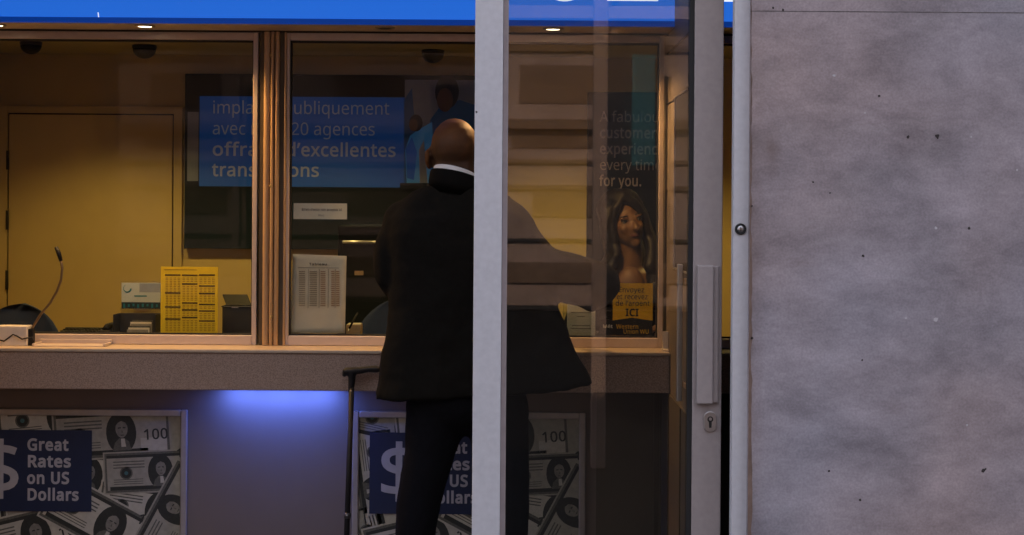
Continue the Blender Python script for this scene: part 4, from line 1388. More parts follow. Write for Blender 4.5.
for k in range(11):
    an = math.radians(120 + k * 22)
    an2 = math.radians(120 + (k + 1) * 22)
    r0, w0, w1 = 4.2 * yc / F, (0.3 + 0.12 * k) * yc / F, (0.3 + 0.12 * (k + 1)) * yc / F
    l.poly_y([(cc.x + r0 * math.cos(an), cc.z + r0 * math.sin(an)), (cc.x + (r0 - w0) * math.cos(an), cc.z + (r0 - w0) * math.sin(an)),
              (cc.x + (r0 - w1) * math.cos(an2), cc.z + (r0 - w1) * math.sin(an2)), (cc.x + r0 * math.cos(an2), cc.z + r0 * math.sin(an2))], yc - 0.0009, 'card_teal')
sub(l.build('swirl_emblem', cd), 'teal swirl emblem')
b = MB(); b.box((a.x - 0.004, yc + 0.003, DZ), (z.x + 0.004, yc + 0.006, z.z + 0.004), 'clear'); b.box((a.x - 0.004, yc - 0.03, DZ), (z.x + 0.004, yc + 0.03, DZ + 0.003), 'clear')
b.box((a.x - 0.004, yc - 0.003, a.z - 0.004), (z.x + 0.004, yc - 0.001, a.z + 0.002), 'clear')
b.build('clear_stand', cd)

# box of notes
yn = 4.98
a, z = P(116, 331, yn), P(158, 314, yn)
nb = thing('note_box', ((a.x + z.x) / 2, yn, DZ), 'dark open box holding paper slips beside the yellow rates board', 'box')
b = MB()
b.box((a.x, yn - 0.04, DZ), (z.x, yn + 0.04, DZ + 0.006), 'char')
b.box((a.x, yn + 0.036, DZ), (z.x, yn + 0.04, z.z), 'char')
b.box((a.x, yn - 0.04, DZ), (a.x + 0.004, yn + 0.04, z.z), 'char')
b.box((z.x - 0.004, yn - 0.04, DZ), (z.x, yn + 0.04, z.z), 'char')
b.box((a.x, yn - 0.04, DZ), (z.x, yn - 0.037, DZ + 0.012), 'char')
b.build('tray', nb, bevel=0.001)
b = MB()
rnd = random.Random(5)
for k in range(6):
    xx = a.x + 0.035 + rnd.uniform(0, 0.02)
    b.box((xx, yn - 0.03 + k * 0.009, DZ + 0.006), (xx + 0.075, yn - 0.028 + k * 0.009, DZ + 0.048 + 0.006 * k), ('bill', 'paper', 'bill_mid')[k % 3])
b.build('slips', nb)
# black telephone handset lump
yt = 5.0
a, z = P(106, 331, yt), P(116, 315, yt)
t = thing('telephone', ((a.x + z.x) / 2, yt, DZ), 'small black telephone on the desk beside the note box', 'telephone')
b = MB(); b.box((a.x - 0.02, yt - 0.05, DZ), (z.x - 0.003, yt + 0.07, DZ + 0.045), 'black'); b.build('body', t, bevel=0.012, seg=3)
b = MB(); b.tube([(a.x + 0.010, yt - 0.035, DZ + 0.046), (a.x + 0.010, yt - 0.02, DZ + 0.056), (a.x + 0.010, yt + 0.04, DZ + 0.056), (a.x + 0.010, yt + 0.058, DZ + 0.046)], [0.013, 0.010, 0.010, 0.013], 'black', 14); b.build('handset', t)

# yellow rates board
yr = 4.93
a, z = P(160.5, 332.5, yr), P(218, 267, yr)
rb = thing('rates_board', ((a.x + z.x) / 2, yr, DZ), 'bright yellow board of printed rate columns behind the glass', 'rates board')
b = MB()
lean = 0.0
b.box((a.x, yr, DZ), (z.x, yr + 0.004, z.z), 'yellow')
b.build('board', rb)
b = MB(); b.box(((a.x + z.x) / 2 - 0.03, yr + 0.004, DZ), ((a.x + z.x) / 2 + 0.03, yr + 0.07, DZ + 0.004), 'yellow')
b.add([((a.x + z.x) / 2 - 0.02, yr + 0.004, DZ + 0.12), ((a.x + z.x) / 2 + 0.02, yr + 0.004, DZ + 0.12), ((a.x + z.x) / 2 + 0.02, yr + 0.07, DZ + 0.004), ((a.x + z.x) / 2 - 0.02, yr + 0.07, DZ + 0.004)], [(0, 1, 2, 3)], 'yellow')
b.build('easel', rb)
l = MB()
e = yr - 0.0007


def rect_px(mb, x0, y0, x1, y1, d, m, off=0.0007):
    A, B_ = P(x0, y0, d), P(x1, y1, d)
    mb.poly_y([(A.x, A.z), (B_.x, A.z), (B_.x, B_.z), (A.x, B_.z)], d - off, m)


rect_px(l, 164, 269.3, 197, 270.3, yr, 'yellow_soft')
cols_ = ((165, 181, (275.0, 293.0, 307.0, 319.0)), (182, 198, (275.2, 284.0, 303.0, 310.0, 317.5)), (199, 215.5, (275.0, 286.0, 293.5, 304.5, 311.0, 321.0)))
for x0, x1, ys_ in cols_:
    for y_ in ys_:
        rect_px(l, x0, y_ - 0.8, x1 - 0.5, y_ + 0.8, yr, 'yellow_ink')
    y_ = 278
    while y_ < 331:
        if all(abs(y_ - q) > 1.4 for q in ys_):
            for k in range(4):
                xa = x0 + 0.6 + k * (x1 - x0) / 4
                rect_px(l, xa, y_ - 0.35, xa + (x1 - x0) / 4 - 1.3, y_ + 0.35, yr, 'yellow_soft')
        y_ += 1.7
l.build('printing', rb)

# dark device with a raised flap
yv = 5.0
a, z = P(222, 332, yv), P(256, 306, yv)
dv = thing('counter_device', ((a.x + z.x) / 2, yv, DZ), 'charcoal counter machine with a tilted flap next to the rates board', 'machine')
b = MB(); b.box((a.x, yv, DZ), (z.x, yv + 0.14, z.z), 'char'); b.box((a.x - 0.003, yv - 0.004, z.z - 0.006), (z.x, yv + 0.14, z.z), 'char'); b.build('body', dv, bevel=0.004)
b = MB()
f0, f1, g0, g1 = P(226, 305, yv + 0.03), P(251, 305, yv + 0.03), P(222, 294.5, yv + 0.08), P(247, 294.5, yv + 0.08)
vs = [f0, f1, g1, g0]
vs2 = [q + Vector((0, 0.008, 0)) for q in vs]
b.add(vs + vs2, [(0, 1, 2, 3), (7, 6, 5, 4), (0, 4, 5, 1), (1, 5, 6, 2), (2, 6, 7, 3), (3, 7, 4, 0)], 'black')
b.build('flap', dv, bevel=0.002)
b = MB(); q = P(235, 307.5, yv - 0.005); b.box((q.x - 0.012, yv - 0.006, q.z - 0.002), (q.x + 0.012, yv - 0.003, q.z + 0.002), 'steel'); sub(b.build('badge', dv), 'small pale badge')

# notice strip and printed sheet on the inside of the glass of window 2
yg = YW + 0.013
a, z = P(293.5, 219, yg), P(347, 203.5, yg)
ns = thing('notice_strip', ((a.x + z.x) / 2, yg, a.z), 'narrow cream notice stuck on the glass beside the bronze mullion', 'notice')
b = MB(); b.box((a.x, yg - 0.001, a.z), (z.x, yg + 0.0005, z.z), 'white_paper'); b.build('paper', ns)
l = MB()
l.text('Billets d\u2019avion non acceptés ici', a.x + 0.028, a.z + 0.029, yg - 0.0016, 0.0085, 'ink', bold=0.02, width=0.138)
l.build('lettering', ns)
l = MB()
l.text('Merci', a.x + 0.085, a.z + 0.010, yg - 0.0016, 0.0075, 'ink', width=0.02)
l.build('lettering', ns)

a, z = P(290.5, 333, yg + 0.01), P(346, 254.5, yg + 0.01)
yg2 = yg + 0.01
ps = thing('printed_sheet', ((a.x + z.x) / 2, yg2, a.z), 'tall cream sheet with a printed table propped against the glass', 'sheet of paper')
b = MB()
# slightly waved sheet
vs, fs = [], []
nu, nv = 10, 14
tl, tr, bl, br = P(292.5, 254, yg2), P(346.5, 256, yg2), P(290, 333.5, yg2), P(345, 333.5, yg2)
for i in range(nv + 1):
    for k in range(nu + 1):
        u, v = k / nu, i / nv
        p = (bl * (1 - u) + br * u) * (1 - v) + (tl * (1 - u) + tr * u) * v
        vs.append((p.x, yg2 + 0.003 + 0.004 * math.sin(3 * u + 4 * v) * (1 - v), p.z))
for i in range(nv):
    for k in range(nu):
        q = i * (nu + 1) + k
        fs.append((q, q + 1, q + nu + 2, q + nu + 1))
b.add(vs, fs, 'paper', True)
sh = b.build('paper', ps)
so = sh.modifiers.new('solid', 'SOLIDIFY'); so.thickness = 0.0006; so.offset = 1
l = MB()
yl = yg2 - 0.004
l.text('Tableau', P(309, 265.5, yl).x, PZ(265.2, yl, 318), yl, 0.0075, 'ink', bold=0.03, width=0.062)
rect_px(l, 298, 267.5, 339, 268.2, yl, 'ink', 0)
for cx_, cw in ((299, 6), (309.5, 7.5), (320.5, 5), (331, 3.5), (336, 3.5)):
    y_ = 271
    while y_ < 306:
        rect_px(l, cx_, y_, cx_ + cw, y_ + 0.9, yl, 'ink_red' if cx_ > 318 else 'ink_soft', 0)
        y_ += 1.9
for xv in (308, 319, 328, 335):
    rect_px(l, xv, 269, xv + 0.35, 308, yl, 'ink_soft', 0)
l.build('printing', ps)

# tan pad, pen
yq = 4.92
a, z = P(346, 333, yq), P(360.5, 325, yq)
b = MB(); b.box((a.x, yq, DZ), (z.x, yq + 0.07, z.z), 'tan'); b.box((a.x + 0.002, yq + 0.002, z.z), (z.x - 0.002, yq + 0.068, z.z + 0.002), 'paper')
tag(b.build('note_pad', bevel=0.001), 'small tan note pad beside the cream printed sheet', 'note pad')
pn = thing('pen', tuple(P(347, 333, yq - 0.02)), 'thin dark pen leaning on the tan note pad', 'pen')
b = MB(); b.tube([tuple(P(349, 329, yq - 0.017)), tuple(P(357.5, 313, yq + 0.03))], 0.0035, 'black', 10); b.build('barrel', pn)
b = MB(); b.tube([tuple(P(347.3, 332.4, yq - 0.027)), tuple(P(349, 329, yq - 0.017))], [0.001, 0.0035], 'steel', 10); b.build('tip', pn)

# dark cabinet behind the right teller place
ycb = 6.35
cxa, cxb, czt = PX(338, ycb), PX(497, ycb), PZ(226, ycb, 420)
cb = thing('storage_cabinet', ((cxa + cxb) / 2, ycb + 0.25, 0), 'dark blue-black storage cabinet with a bar handle below the wall display', 'cabinet')
b = MB(); b.box((cxa, ycb, 0), (cxb, ycb + 0.5, czt), 'cabinet'); b.build('body', cb, bevel=0.006)
b = MB(); b.box((cxa + 0.02, ycb - 0.016, 0.06), (cxb - 0.02, ycb, czt - 0.07), 'cabinet'); dr = b.build('door', cb, bevel=0.004)
h = MB(); q0, q1 = P(337.5, 242, ycb - 0.05), P(376, 241.5, ycb - 0.05)
q0.x = cxa + 0.03
h.tube([(q0.x, ycb - 0.016, q0.z), (q0.x, ycb - 0.05, q0.z), (q1.x, ycb - 0.05, q0.z), (q1.x, ycb - 0.016, q0.z)], 0.008, 'steel', 10); h.build('handle', dr)
h = MB(); q0 = P(359, 273, ycb - 0.016); h.box((q0.x - 0.02, ycb - 0.0185, q0.z - 0.010), (q0.x + 0.02, ycb - 0.016, q0.z + 0.010), 'tan'); h.build('label_plate', dr)

# clear holder with a yellow leaflet at window 2
yh = 4.93
a, z = P(567, 335, yh), P(595.5, 294, yh)
hd = thing('leaflet_holder', ((a.x + z.x) / 2, yh, DZ), 'clear holder with a pale yellow leaflet below the man\u2019s elbow', 'leaflet holder')
b = MB(); b.box((a.x, yh, DZ + 0.004), (z.x, yh + 0.002, z.z), 'paper'); lf = b.build('leaflet', hd)
l = MB()
for i, (y_, w_) in enumerate(((301, 14), (304, 18), (312, 20), (316, 8), (325, 18), (328, 20))):
    rect_px(l, 581 - w_ / 2, y_, 581 + w_ / 2, y_ + 1.2, yh, 'ink_soft')
l.build('printing', lf)
b = MB()
xa, xb = PX(563.5, yh), PX(600, yh)
b.box((xa, yh - 0.004, DZ), (xb, yh - 0.002, PZ(312, yh)), 'clear'); b.box((xa, yh + 0.004, DZ), (xb, yh + 0.006, PZ(300, yh)), 'clear')
b.box((xa, yh - 0.004, DZ), (xa + 0.003, yh + 0.006, PZ(305, yh)), 'clear'); b.box((xb - 0.003, yh - 0.004, DZ), (xb, yh + 0.006, PZ(305, yh)), 'clear')
b.box((xa, yh - 0.03, DZ), (xb, yh + 0.03, DZ + 0.003), 'clear')
b.build('clear_stand', hd)

# yellow and black sticker on window 2
ys = YW + 0.0125
st = thing('window_sticker', tuple(P(633, 336, ys)), 'yellow and black money transfer sticker in the corner of the teller window', 'sticker')
Z = lambda y_: PZ(y_, ys, 633)
b = MB()
xa, xb = PX(600.5, ys), PX(653.3, ys)
xy = PX(613.5, ys)
b.poly_y([(xa, Z(335.5)), (xb, Z(335.5)), (xb, Z(283.5)), (xy, Z(283.5)), (xy, Z(320)), (xa, Z(320))], ys, 'sticker_black', 0.0008)
b.poly_y([(xy, Z(320.5)), (PX(633, ys), Z(317.6)), (xb, Z(320.5)), (xb, Z(283.3)), (xy, Z(283.3))], ys - 0.0006, 'sticker_yellow')
b.build('backing', st)
SS = ys / F
for tx, x, y_, cap, wd_, bo in (('Envoyez', 619, 292.3, 5.2, 25, .01), ('et recevez', 617, 299.2, 5.2, 31, .01), ('de l\u2019argent', 616, 305.8, 5.2, 34, .01), ('ICI', 626.3, 316, 7.0, 13, .04)):
    l = MB()
    l.text(tx, PX(x, ys), Z(y_), ys - 0.0012, cap * SS, 'ink', bold=bo, width=wd_ * SS)
    l.build('lettering', st)
for tx, x, y_, cap, wd_ in (('Western', 617, 328.6, 4.2, 22), ('Union WU', 624, 333.6, 4.2, 25)):
    l = MB()
    l.text(tx, PX(x, ys), Z(y_), ys - 0.0012, cap * SS, 'sticker_yellow', bold=.01, width=wd_ * SS)
    l.build('lettering', st)
l = MB()
l.text('Mét', PX(603.5, ys), Z(328), ys - 0.0012, 3.2 * SS, 'white_paper', bold=.03, width=9.5 * SS)
l.build('lettering', st)

# metal end bracket on the counter by the partition
yk = 4.70
a, z = P(662.5, 351, yk), P(677, 331.5, yk)
b = MB()
xr_ = part_x - 0.001
b.box((a.x, yk - 0.02, CT), (xr_, yk + 0.04, CT + 0.006), 'white_plastic')
b.box((a.x, yk - 0.004, CT), (xr_, yk + 0.004, z.z), 'white_plastic')
tag(b.build('metal_bracket', bevel=0.0015), 'small pale angle bracket at the end of the counter', 'bracket')

# notice board on the partition, seen edge-on
zt2, zb2 = PZ(97, 4.40, 690), PZ(268, 4.4, 690)
nbp = thing('notice_board', (part_x - 0.01, 4.3, zb2), 'narrow dark board in a pale frame on the brown side wall', 'notice board')
b = MB(); b.box((part_x - 0.010, 4.06, zb2), (part_x, 4.46, zt2), 'black'); b.build('panel', nbp)
b = MB()
b.box((part_x - 0.014, 4.46, zb2 - 0.006), (part_x, 4.468, zt2 + 0.006), 'steel'); b.box((part_x - 0.014, 4.05, zb2 - 0.006), (part_x, 4.058, zt2 + 0.006), 'steel')
b.box((part_x - 0.014, 4.058, zt2), (part_x, 4.46, zt2 + 0.006), 'steel'); b.box((part_x - 0.014, 4.058, zb2 - 0.006), (part_x, 4.46, zb2), 'steel')
b.build('frame', nbp)

# =================================================================== WALKING CANE
yk = 4.60
tp, bt = P(351.5, 376, 4.60), P(348.0, 535, 4.60)
slope = (bt.x - tp.x) / (bt.z - tp.z)
top = Vector((tp.x, 4.615, tp.z)); foot = Vector((tp.x + slope * (0 - tp.z), 4.52, 0.0))
cn = thing('walking_cane', tuple(foot), 'black walking cane with a derby handle leaning on the counter by the man', 'cane')
dirv = (top - foot).normalized()
at = lambda z: foot + dirv * (z / dirv.z)
b = MB(); b.tube([at(0.27), at(tp.z)], 0.0092, 'black', 16); b.build('shaft', cn)
b = MB(); b.tube([at(0.012), at(0.30)], 0.0078, 'char', 16); b.build('lower_tube', cn)
zc = PZ(515, 4.58, 350)
b = MB(); b.tube([at(zc - 0.008), at(zc + 0.010)], 0.0125, 'char', 16); b.build('collar', cn)
b = MB(); q = at(zc + 0.004); b.lathe([(0.003, 0), (0.002, -0.003)], (q.x, q.y - 0.012, q.z), 'steel', 12, 'Y'); sub(b.build('button', cn), 'small steel push button')
zc = PZ(391, 4.6, 350)
b = MB(); q = at(zc); b.lathe([(0.003, 0), (0.002, -0.003)], (q.x, q.y - 0.009, q.z), 'steel', 12, 'Y'); sub(b.build('button', cn), 'small steel push button')
b = MB(); b.lathe([(0.010, 0.03), (0.012, 0.022), (0.016, 0.006), (0.017, 0.0)][::-1], tuple(foot), 'rubber', 18); b.build('tip', cn)
h = MB()
HP = lambda x, y: tuple(P(x, y, 4.612))
m_ = MB()
chain(m_, [HP(344.5, 374.5), HP(346, 371.5), HP(352, 371), HP(360, 370.6), HP(368, 369.2), HP(377, 369.2)], [0.0085, 0.0125, 0.0135, 0.0115, 0.0105, 0.0120])
chain(m_, [HP(352, 371.5), HP(352, 378), HP(351, 391)], [0.0150, 0.0125, 0.0100])
vs, fs = fuse(m_, 0.003, 3)
skin_mesh(vs, fs, lambda c_: 'black').build('handle', cn)

# =================================================================== THE MAN
D = 4.25
Q = lambda x, y, d=D: P(x, y, d)
hx, hy, hz = Q(454.5, 148).x, 4.25, Q(454.5, 147).z
body = MB()
ellipsoid(body, (hx, hy, hz + 0.004), (0.0725, 0.093, 0.084))
ellipsoid(body, (hx, hy + 0.012, hz - 0.045), (0.064, 0.078, 0.070))
ellipsoid(body, (hx + 0.004, hy + 0.045, hz - 0.075), (0.050, 0.052, 0.050))
ellipsoid(body, (hx + 0.005, hy + 0.078, hz - 0.105), (0.026, 0.022, 0.020))          # chin
ellipsoid(body, (hx + 0.005, hy + 0.096, hz - 0.040), (0.014, 0.020, 0.024))          # nose
ellipsoid(body, (hx + 0.005, hy + 0.106, hz - 0.052), (0.019, 0.014, 0.011))
ellipsoid(body, (hx + 0.004, hy + 0.080, hz + 0.006), (0.048, 0.016, 0.011))          # brow
ellipsoid(body, (hx + 0.005, hy + 0.086, hz - 0.078), (0.024, 0.013, 0.010))          # lips
for sx in (-1, 1):
    R_ = Matrix.Rotation(sx * 0.35, 4, 'Z')
    ellipsoid(body, (hx + sx * 0.077, hy + 0.004, hz - 0.036), (0.011, 0.021, 0.034), R_)   # ears
    ellipsoid(body, (hx + sx * 0.083, hy - 0.012, hz - 0.030), (0.008, 0.009, 0.026), R_)
nk = Q(458, 186)
chain(body, [(hx, hy - 0.012, hz - 0.05), (nk.x, D - 0.02, nk.z), (nk.x, D, nk.z - 0.06)], [0.060, 0.064, 0.075])
ellipsoid(body, (hx, hy - 0.045, hz - 0.075), (0.046, 0.034, 0.030))
sL, sR = Q(404, 220), Q(512, 222)
eL, eR = Q(392, 276), Vector((Q(597, 285).x, 4.28, Q(597, 285).z))
wL = Vector((-0.285, 4.52, 1.125)); wR = Vector((0.275, 4.565, 1.205))
hipL, hipR = Vector((-0.235, 4.25, 0.90)), Vector((-0.05, 4.25, 0.90))
kL, kR = Q(427, 468), Q(502, 480)
kL.y, kR.y = 4.24, 4.27
aL, aR = Vector((Q(414.5, 560).x, 4.22, 0.09)), Vector((Q(503, 560).x, 4.24, 0.09))
chest = Q(462, 250)
ellipsoid(body, (chest.x, D, chest.z), (0.17, 0.11, 0.20))
ellipsoid(body, (-0.145, D, 1.08), (0.155, 0.115, 0.20))
ellipsoid(body, (-0.142, D, 0.93), (0.16, 0.115, 0.12))
chain(body, [tuple(nk - Vector((0, 0, .05))), tuple(sL)], [0.06, 0.055]); chain(body, [tuple(nk - Vector((0, 0, .05))), tuple(sR)], [0.06, 0.055])
chain(body, [tuple(sL), tuple(eL), tuple(wL)], [0.052, 0.042, 0.028])
chain(body, [tuple(sR), tuple(Q(535, 268)), tuple(eR), tuple(wR)], [0.050, 0.050, 0.042, 0.028])
hand(body, wL, (0.45, 0.86, -0.25), (0.2, -0.2, -1), 1, 0.55)
hand(body, wR, (-0.05, 1.0, 0.05), (-0.2, 0.0, -1.0), -1, 0.28)
chain(body, [tuple(hipL), tuple(Q(430, 455)), tuple(Q(418.5, 500)), tuple(Q(415, 540)), tuple(aL)], [0.075, 0.052, 0.042, 0.046, 0.034])
chain(body, [tuple(hipR), tuple(Q(501, 455)), tuple(Q(504, 500)), tuple(Q(505, 540)), tuple(aR)], [0.078, 0.058, 0.050, 0.048, 0.036])
for a_ in (aL, aR):
    chain(body, [tuple(a_), (a_.x, a_.y + 0.10, 0.045)], [0.036, 0.030])
vs, fs = fuse(body, 0.0052, 4)


def man_pick(c_):
    if c_.z > hz - 0.14 and c_.y < hy + 0.035 and abs(c_.x - hx) < 0.0775:
        return 'stubble'
    if abs(c_.z - (hz - 0.078)) < 0.009 and c_.y > hy + 0.084 and abs(c_.x - hx) < 0.03:
        return 'lip_brown'
    return 'skin_brown'


mbm = skin_mesh(vs, fs, man_pick)
for sx in (-1, 1):
    ellipsoid(mbm, (hx + 0.005 + sx * 0.030, hy + 0.080, hz - 0.014), (0.012, 0.008, 0.008), None, 'eye_white', 12)
    ellipsoid(mbm, (hx + 0.005 + sx * 0.030, hy + 0.086, hz - 0.015), (0.005, 0.004, 0.005), None, 'iris', 10)
man = mbm.build('person', origin=(-0.15, D, 0.0))
tag(man, 'bald man in a black suit seen from behind, leaning at the teller window', 'person')

# jacket
jk = MB()


def ring(y, xl, xr, rb, rf, dl=0.0, dr=0.0, cy=D):
    a_, b_ = Q(xl, y), Q(xr, y)
    z_ = Q((xl + xr) / 2, y).z
    return ((a_.x + b_.x) / 2, cy, z_ + dl, z_ + dr, (b_.x - a_.x) / 2, rb, rf)


loft(jk, [ring(408, 375, 592, 0.150, 0.175, 0.026, 0.075), ring(392, 376, 593, 0.150, 0.175, 0.012, 0.036), ring(350, 383, 575, 0.150, 0.175, 0, 0.01), ring(310, 388, 559, 0.150, 0.175),
          ring(280, 388, 548, 0.152, 0.165), ring(245, 386, 538, 0.150, 0.155), ring(218, 389, 529, 0.136, 0.135), ring(204, 397, 520, 0.110, 0.115), ring(192, 414, 503, 0.085, 0.085), ring(183, 434, 483, 0.064, 0.064), ring(179, 437, 478, 0.060, 0.060)])
chain(jk, [tuple(Q(405, 220)), tuple(Q(393, 250)), tuple(eL + Vector((0.004, 0, 0.002))), tuple(eL.lerp(wL, 0.5)), tuple(eL.lerp(wL, 0.96))], [0.064, 0.064, 0.060, 0.052, 0.040])
chain(jk, [tuple(Q(509, 226)), tuple(Q(536, 270)), (eR.x, eR.y, eR.z + 0.002), tuple(eR.lerp(wR, 0.5)), tuple(eR.lerp(wR, 0.95))], [0.074, 0.080, 0.074, 0.060, 0.042])
ellipsoid(jk, tuple(Q(528, 285)), (0.09, 0.09, 0.10))
chain(jk, [tuple(Q(578, 288)), tuple(Q(591, 304))], [0.05, 0.026])
vs, fs = fuse(jk, 0.0085, 5, fold=0.020, fold_size=0.10)
jo = skin_mesh(vs, fs, lambda c_: 'suit')
jacket = sub(jo.build('jacket', man), 'black suit jacket flaring at the hem')
# collar of the jacket, and shirt collar above it
nx, ny = Q(456.5, 176).x, D - 0.008
colr = MB()
vs, fs = [], []
n = 40
prof = [(0.081, -0.060), (0.0825, -0.022), (0.0785, 0.004), (0.0755, 0.010), (0.0725, 0.008), (0.072, -0.03)]
for k in range(n):
    a_ = 2 * math.pi * k / n
    back = (1 - math.sin(a_)) / 2
    for (r_, h_) in prof:
        vs.append((nx + r_ * 1.03 * math.cos(a_), ny + r_ * 1.06 * math.sin(a_), Q(455, 174.3).z + h_ - 0.030 * (1 - back) - 0.016 * math.cos(a_)))
m6 = len(prof)
for k in range(n):
    k2 = (k + 1) % n
    for j in range(m6):
        j2 = (j + 1) % m6
        fs.append((k * m6 + j, k2 * m6 + j, k2 * m6 + j2, k * m6 + j2))
colr.add(vs, fs, 'suit_lapel', True)
colr.build('collar', jacket)
shc = MB()
vs, fs = [], []
prof = [(0.0715, -0.040), (0.0700, 0.018), (0.0680, 0.024), (0.0650, 0.018), (0.0640, -0.040)]
for k in range(n):
    a_ = 2 * math.pi * k / n
    back = (1 - math.sin(a_)) / 2
    for (r_, h_) in prof:
        vs.append((nx + r_ * math.cos(a_), ny + r_ * 1.05 * math.sin(a_), Q(455, 171.5).z + h_ * 0.6 - 0.035 * (1 - back) - 0.016 * math.cos(a_)))
m6 = len(prof)
for k in range(n):
    k2 = (k + 1) % n
    for j in range(m6):
        j2 = (j + 1) % m6
        fs.append((k * m6 + j, k2 * m6 + j, k2 * m6 + j2, k * m6 + j2))
shc.add(vs, fs, 'shirt', True)
sub(shc.build('shirt_collar', man), 'white shirt collar')
# trousers
tr = MB()
ellipsoid(tr, (-0.142, D, 0.93), (0.175, 0.130, 0.13))
chain(tr, [tuple(Q(438, 405)), tuple(Q(430, 452)), tuple(Q(418.5, 500)), tuple(Q(415, 540)), (aL.x, aL.y, 0.10)], [0.100, 0.078, 0.068, 0.062, 0.058])
chain(tr, [tuple(Q(497, 405)), tuple(Q(501, 452)), tuple(Q(504, 500)), tuple(Q(505, 540)), (aR.x, aR.y, 0.10)], [0.098, 0.086, 0.080, 0.070, 0.058])
vs, fs = fuse(tr, 0.009, 4, fold=0.010, fold_size=0.08)
sub(skin_mesh(vs, fs, lambda c_: 'trouser').build('trousers', man), 'black trousers')
for a_ in (aL, aR):
    s_ = MB()
    chain(s_, [(a_.x, a_.y - 0.03, 0.045), (a_.x, a_.y + 0.08, 0.045), (a_.x + 0.003, a_.y + 0.185, 0.034)], [0.044, 0.046, 0.034])
    s_.box((a_.x - 0.04, a_.y - 0.065, 0.0), (a_.x + 0.042, a_.y + 0.21, 0.018), 'shoe')
    vs, fs = fuse(s_, 0.006, 3)
    vs = [Vector((v.x, v.y, max(v.z, 0.001))) for v in vs]
    skin_mesh(vs, fs, lambda c_: 'shoe').build('shoe', man)

# =================================================================== THE TELLER
T = 5.42
TQ = lambda x, y: P(x, y, T)
fc = TQ(629.5, 222)
tx, ty, tz = fc.x, T, fc.z
wb = MB()
ellipsoid(wb, (tx, ty + 0.03, tz + 0.035), (0.070, 0.086, 0.086))
ellipsoid(wb, (tx + 0.003, ty - 0.020, tz - 0.020), (0.056, 0.060, 0.080))
ellipsoid(wb, (tx + 0.006, ty - 0.050, tz - 0.082), (0.022, 0.020, 0.020))
ellipsoid(wb, (tx + 0.008, ty - 0.080, tz - 0.018), (0.010, 0.016, 0.022))
ellipsoid(wb, (tx + 0.009, ty - 0.090, tz - 0.030), (0.014, 0.011, 0.009))
ellipsoid(wb, (tx + 0.007, ty - 0.070, tz - 0.056), (0.020, 0.012, 0.009))
for sx in (-1, 1):
    ellipsoid(wb, (tx + sx * 0.030, ty - 0.060, tz - 0.022), (0.019, 0.016, 0.020))
    ellipsoid(wb, (tx + sx * 0.030 + 0.004, ty - 0.068, tz + 0.018), (0.020, 0.010, 0.006))
    ellipsoid(wb, (tx + sx * 0.070, ty + 0.03, tz), (0.008, 0.017, 0.028))
sh_z = tz - 0.235
chain(wb, [(tx, ty + 0.015, tz - 0.05), (tx, ty + 0.02, sh_z + 0.03)], [0.048, 0.054])
ellipsoid(wb, (tx, ty + 0.01, sh_z - 0.10), (0.145, 0.098, 0.17))
ellipsoid(wb, (tx, ty - 0.062, sh_z - 0.01), (0.055, 0.040, 0.075))
ellipsoid(wb, (tx, ty + 0.02, sh_z - 0.36), (0.135, 0.095, 0.17))
tsL, tsR = Vector((tx - 0.165, ty + 0.02, sh_z - 0.03)), Vector((tx + 0.165, ty + 0.02, sh_z - 0.03))
teL, teR = Vector((tx - 0.215, ty - 0.02, sh_z - 0.20)), Vector((tx + 0.205, ty - 0.02, sh_z - 0.20))
twL, twR = Vector((tx - 0.10, ty - 0.22, DZ + 0.055)), Vector((tx + 0.12, ty - 0.22, DZ + 0.055))
for (s0, e0, w0, sd) in ((tsL, teL, twL, -1), (tsR, teR, twR, 1)):
    chain(wb, [(tx, ty + 0.02, sh_z + 0.01), tuple(s0)], [0.05, 0.045])
    chain(wb, [tuple(s0), tuple(e0), tuple(w0)], [0.044, 0.034, 0.023])
    hand(wb, w0, (-0.15 * sd, -1, -0.12), (0, 0.1, -1), sd, 0.35, 0.88)
for sx in (-1, 1):
    chain(wb, [(tx + sx * 0.085, ty + 0.02, sh_z - 0.46), (tx + sx * 0.08, ty + 0.0, 0.43), (tx + sx * 0.08, ty + 0.03, 0.08)], [0.076, 0.048, 0.034])
    chain(wb, [(tx + sx * 0.08, ty + 0.03, 0.06), (tx + sx * 0.08, ty - 0.08, 0.04)], [0.034, 0.026])
vs, fs = fuse(wb, 0.0052, 4)


def turn(v):
    t = min(1.0, max(0.0, (v.z - (tz - 0.17)) / 0.09))
    t = t * t * (3 - 2 * t)
    c0 = Vector((tx, ty + 0.01, tz - 0.09))
    r = Matrix.Rotation(math.radians(-13) * t, 3, 'Y') @ Matrix.Rotation(math.radians(16) * t, 3, 'Z')
    return c0 + r @ (v - c0)




def w_pick(c_):
    if abs(c_.z - (tz - 0.056)) < 0.0085 and c_.y < ty - 0.072 and abs(c_.x - tx - 0.007) < 0.022:
        return 'lip'
    return 'skin_tan'


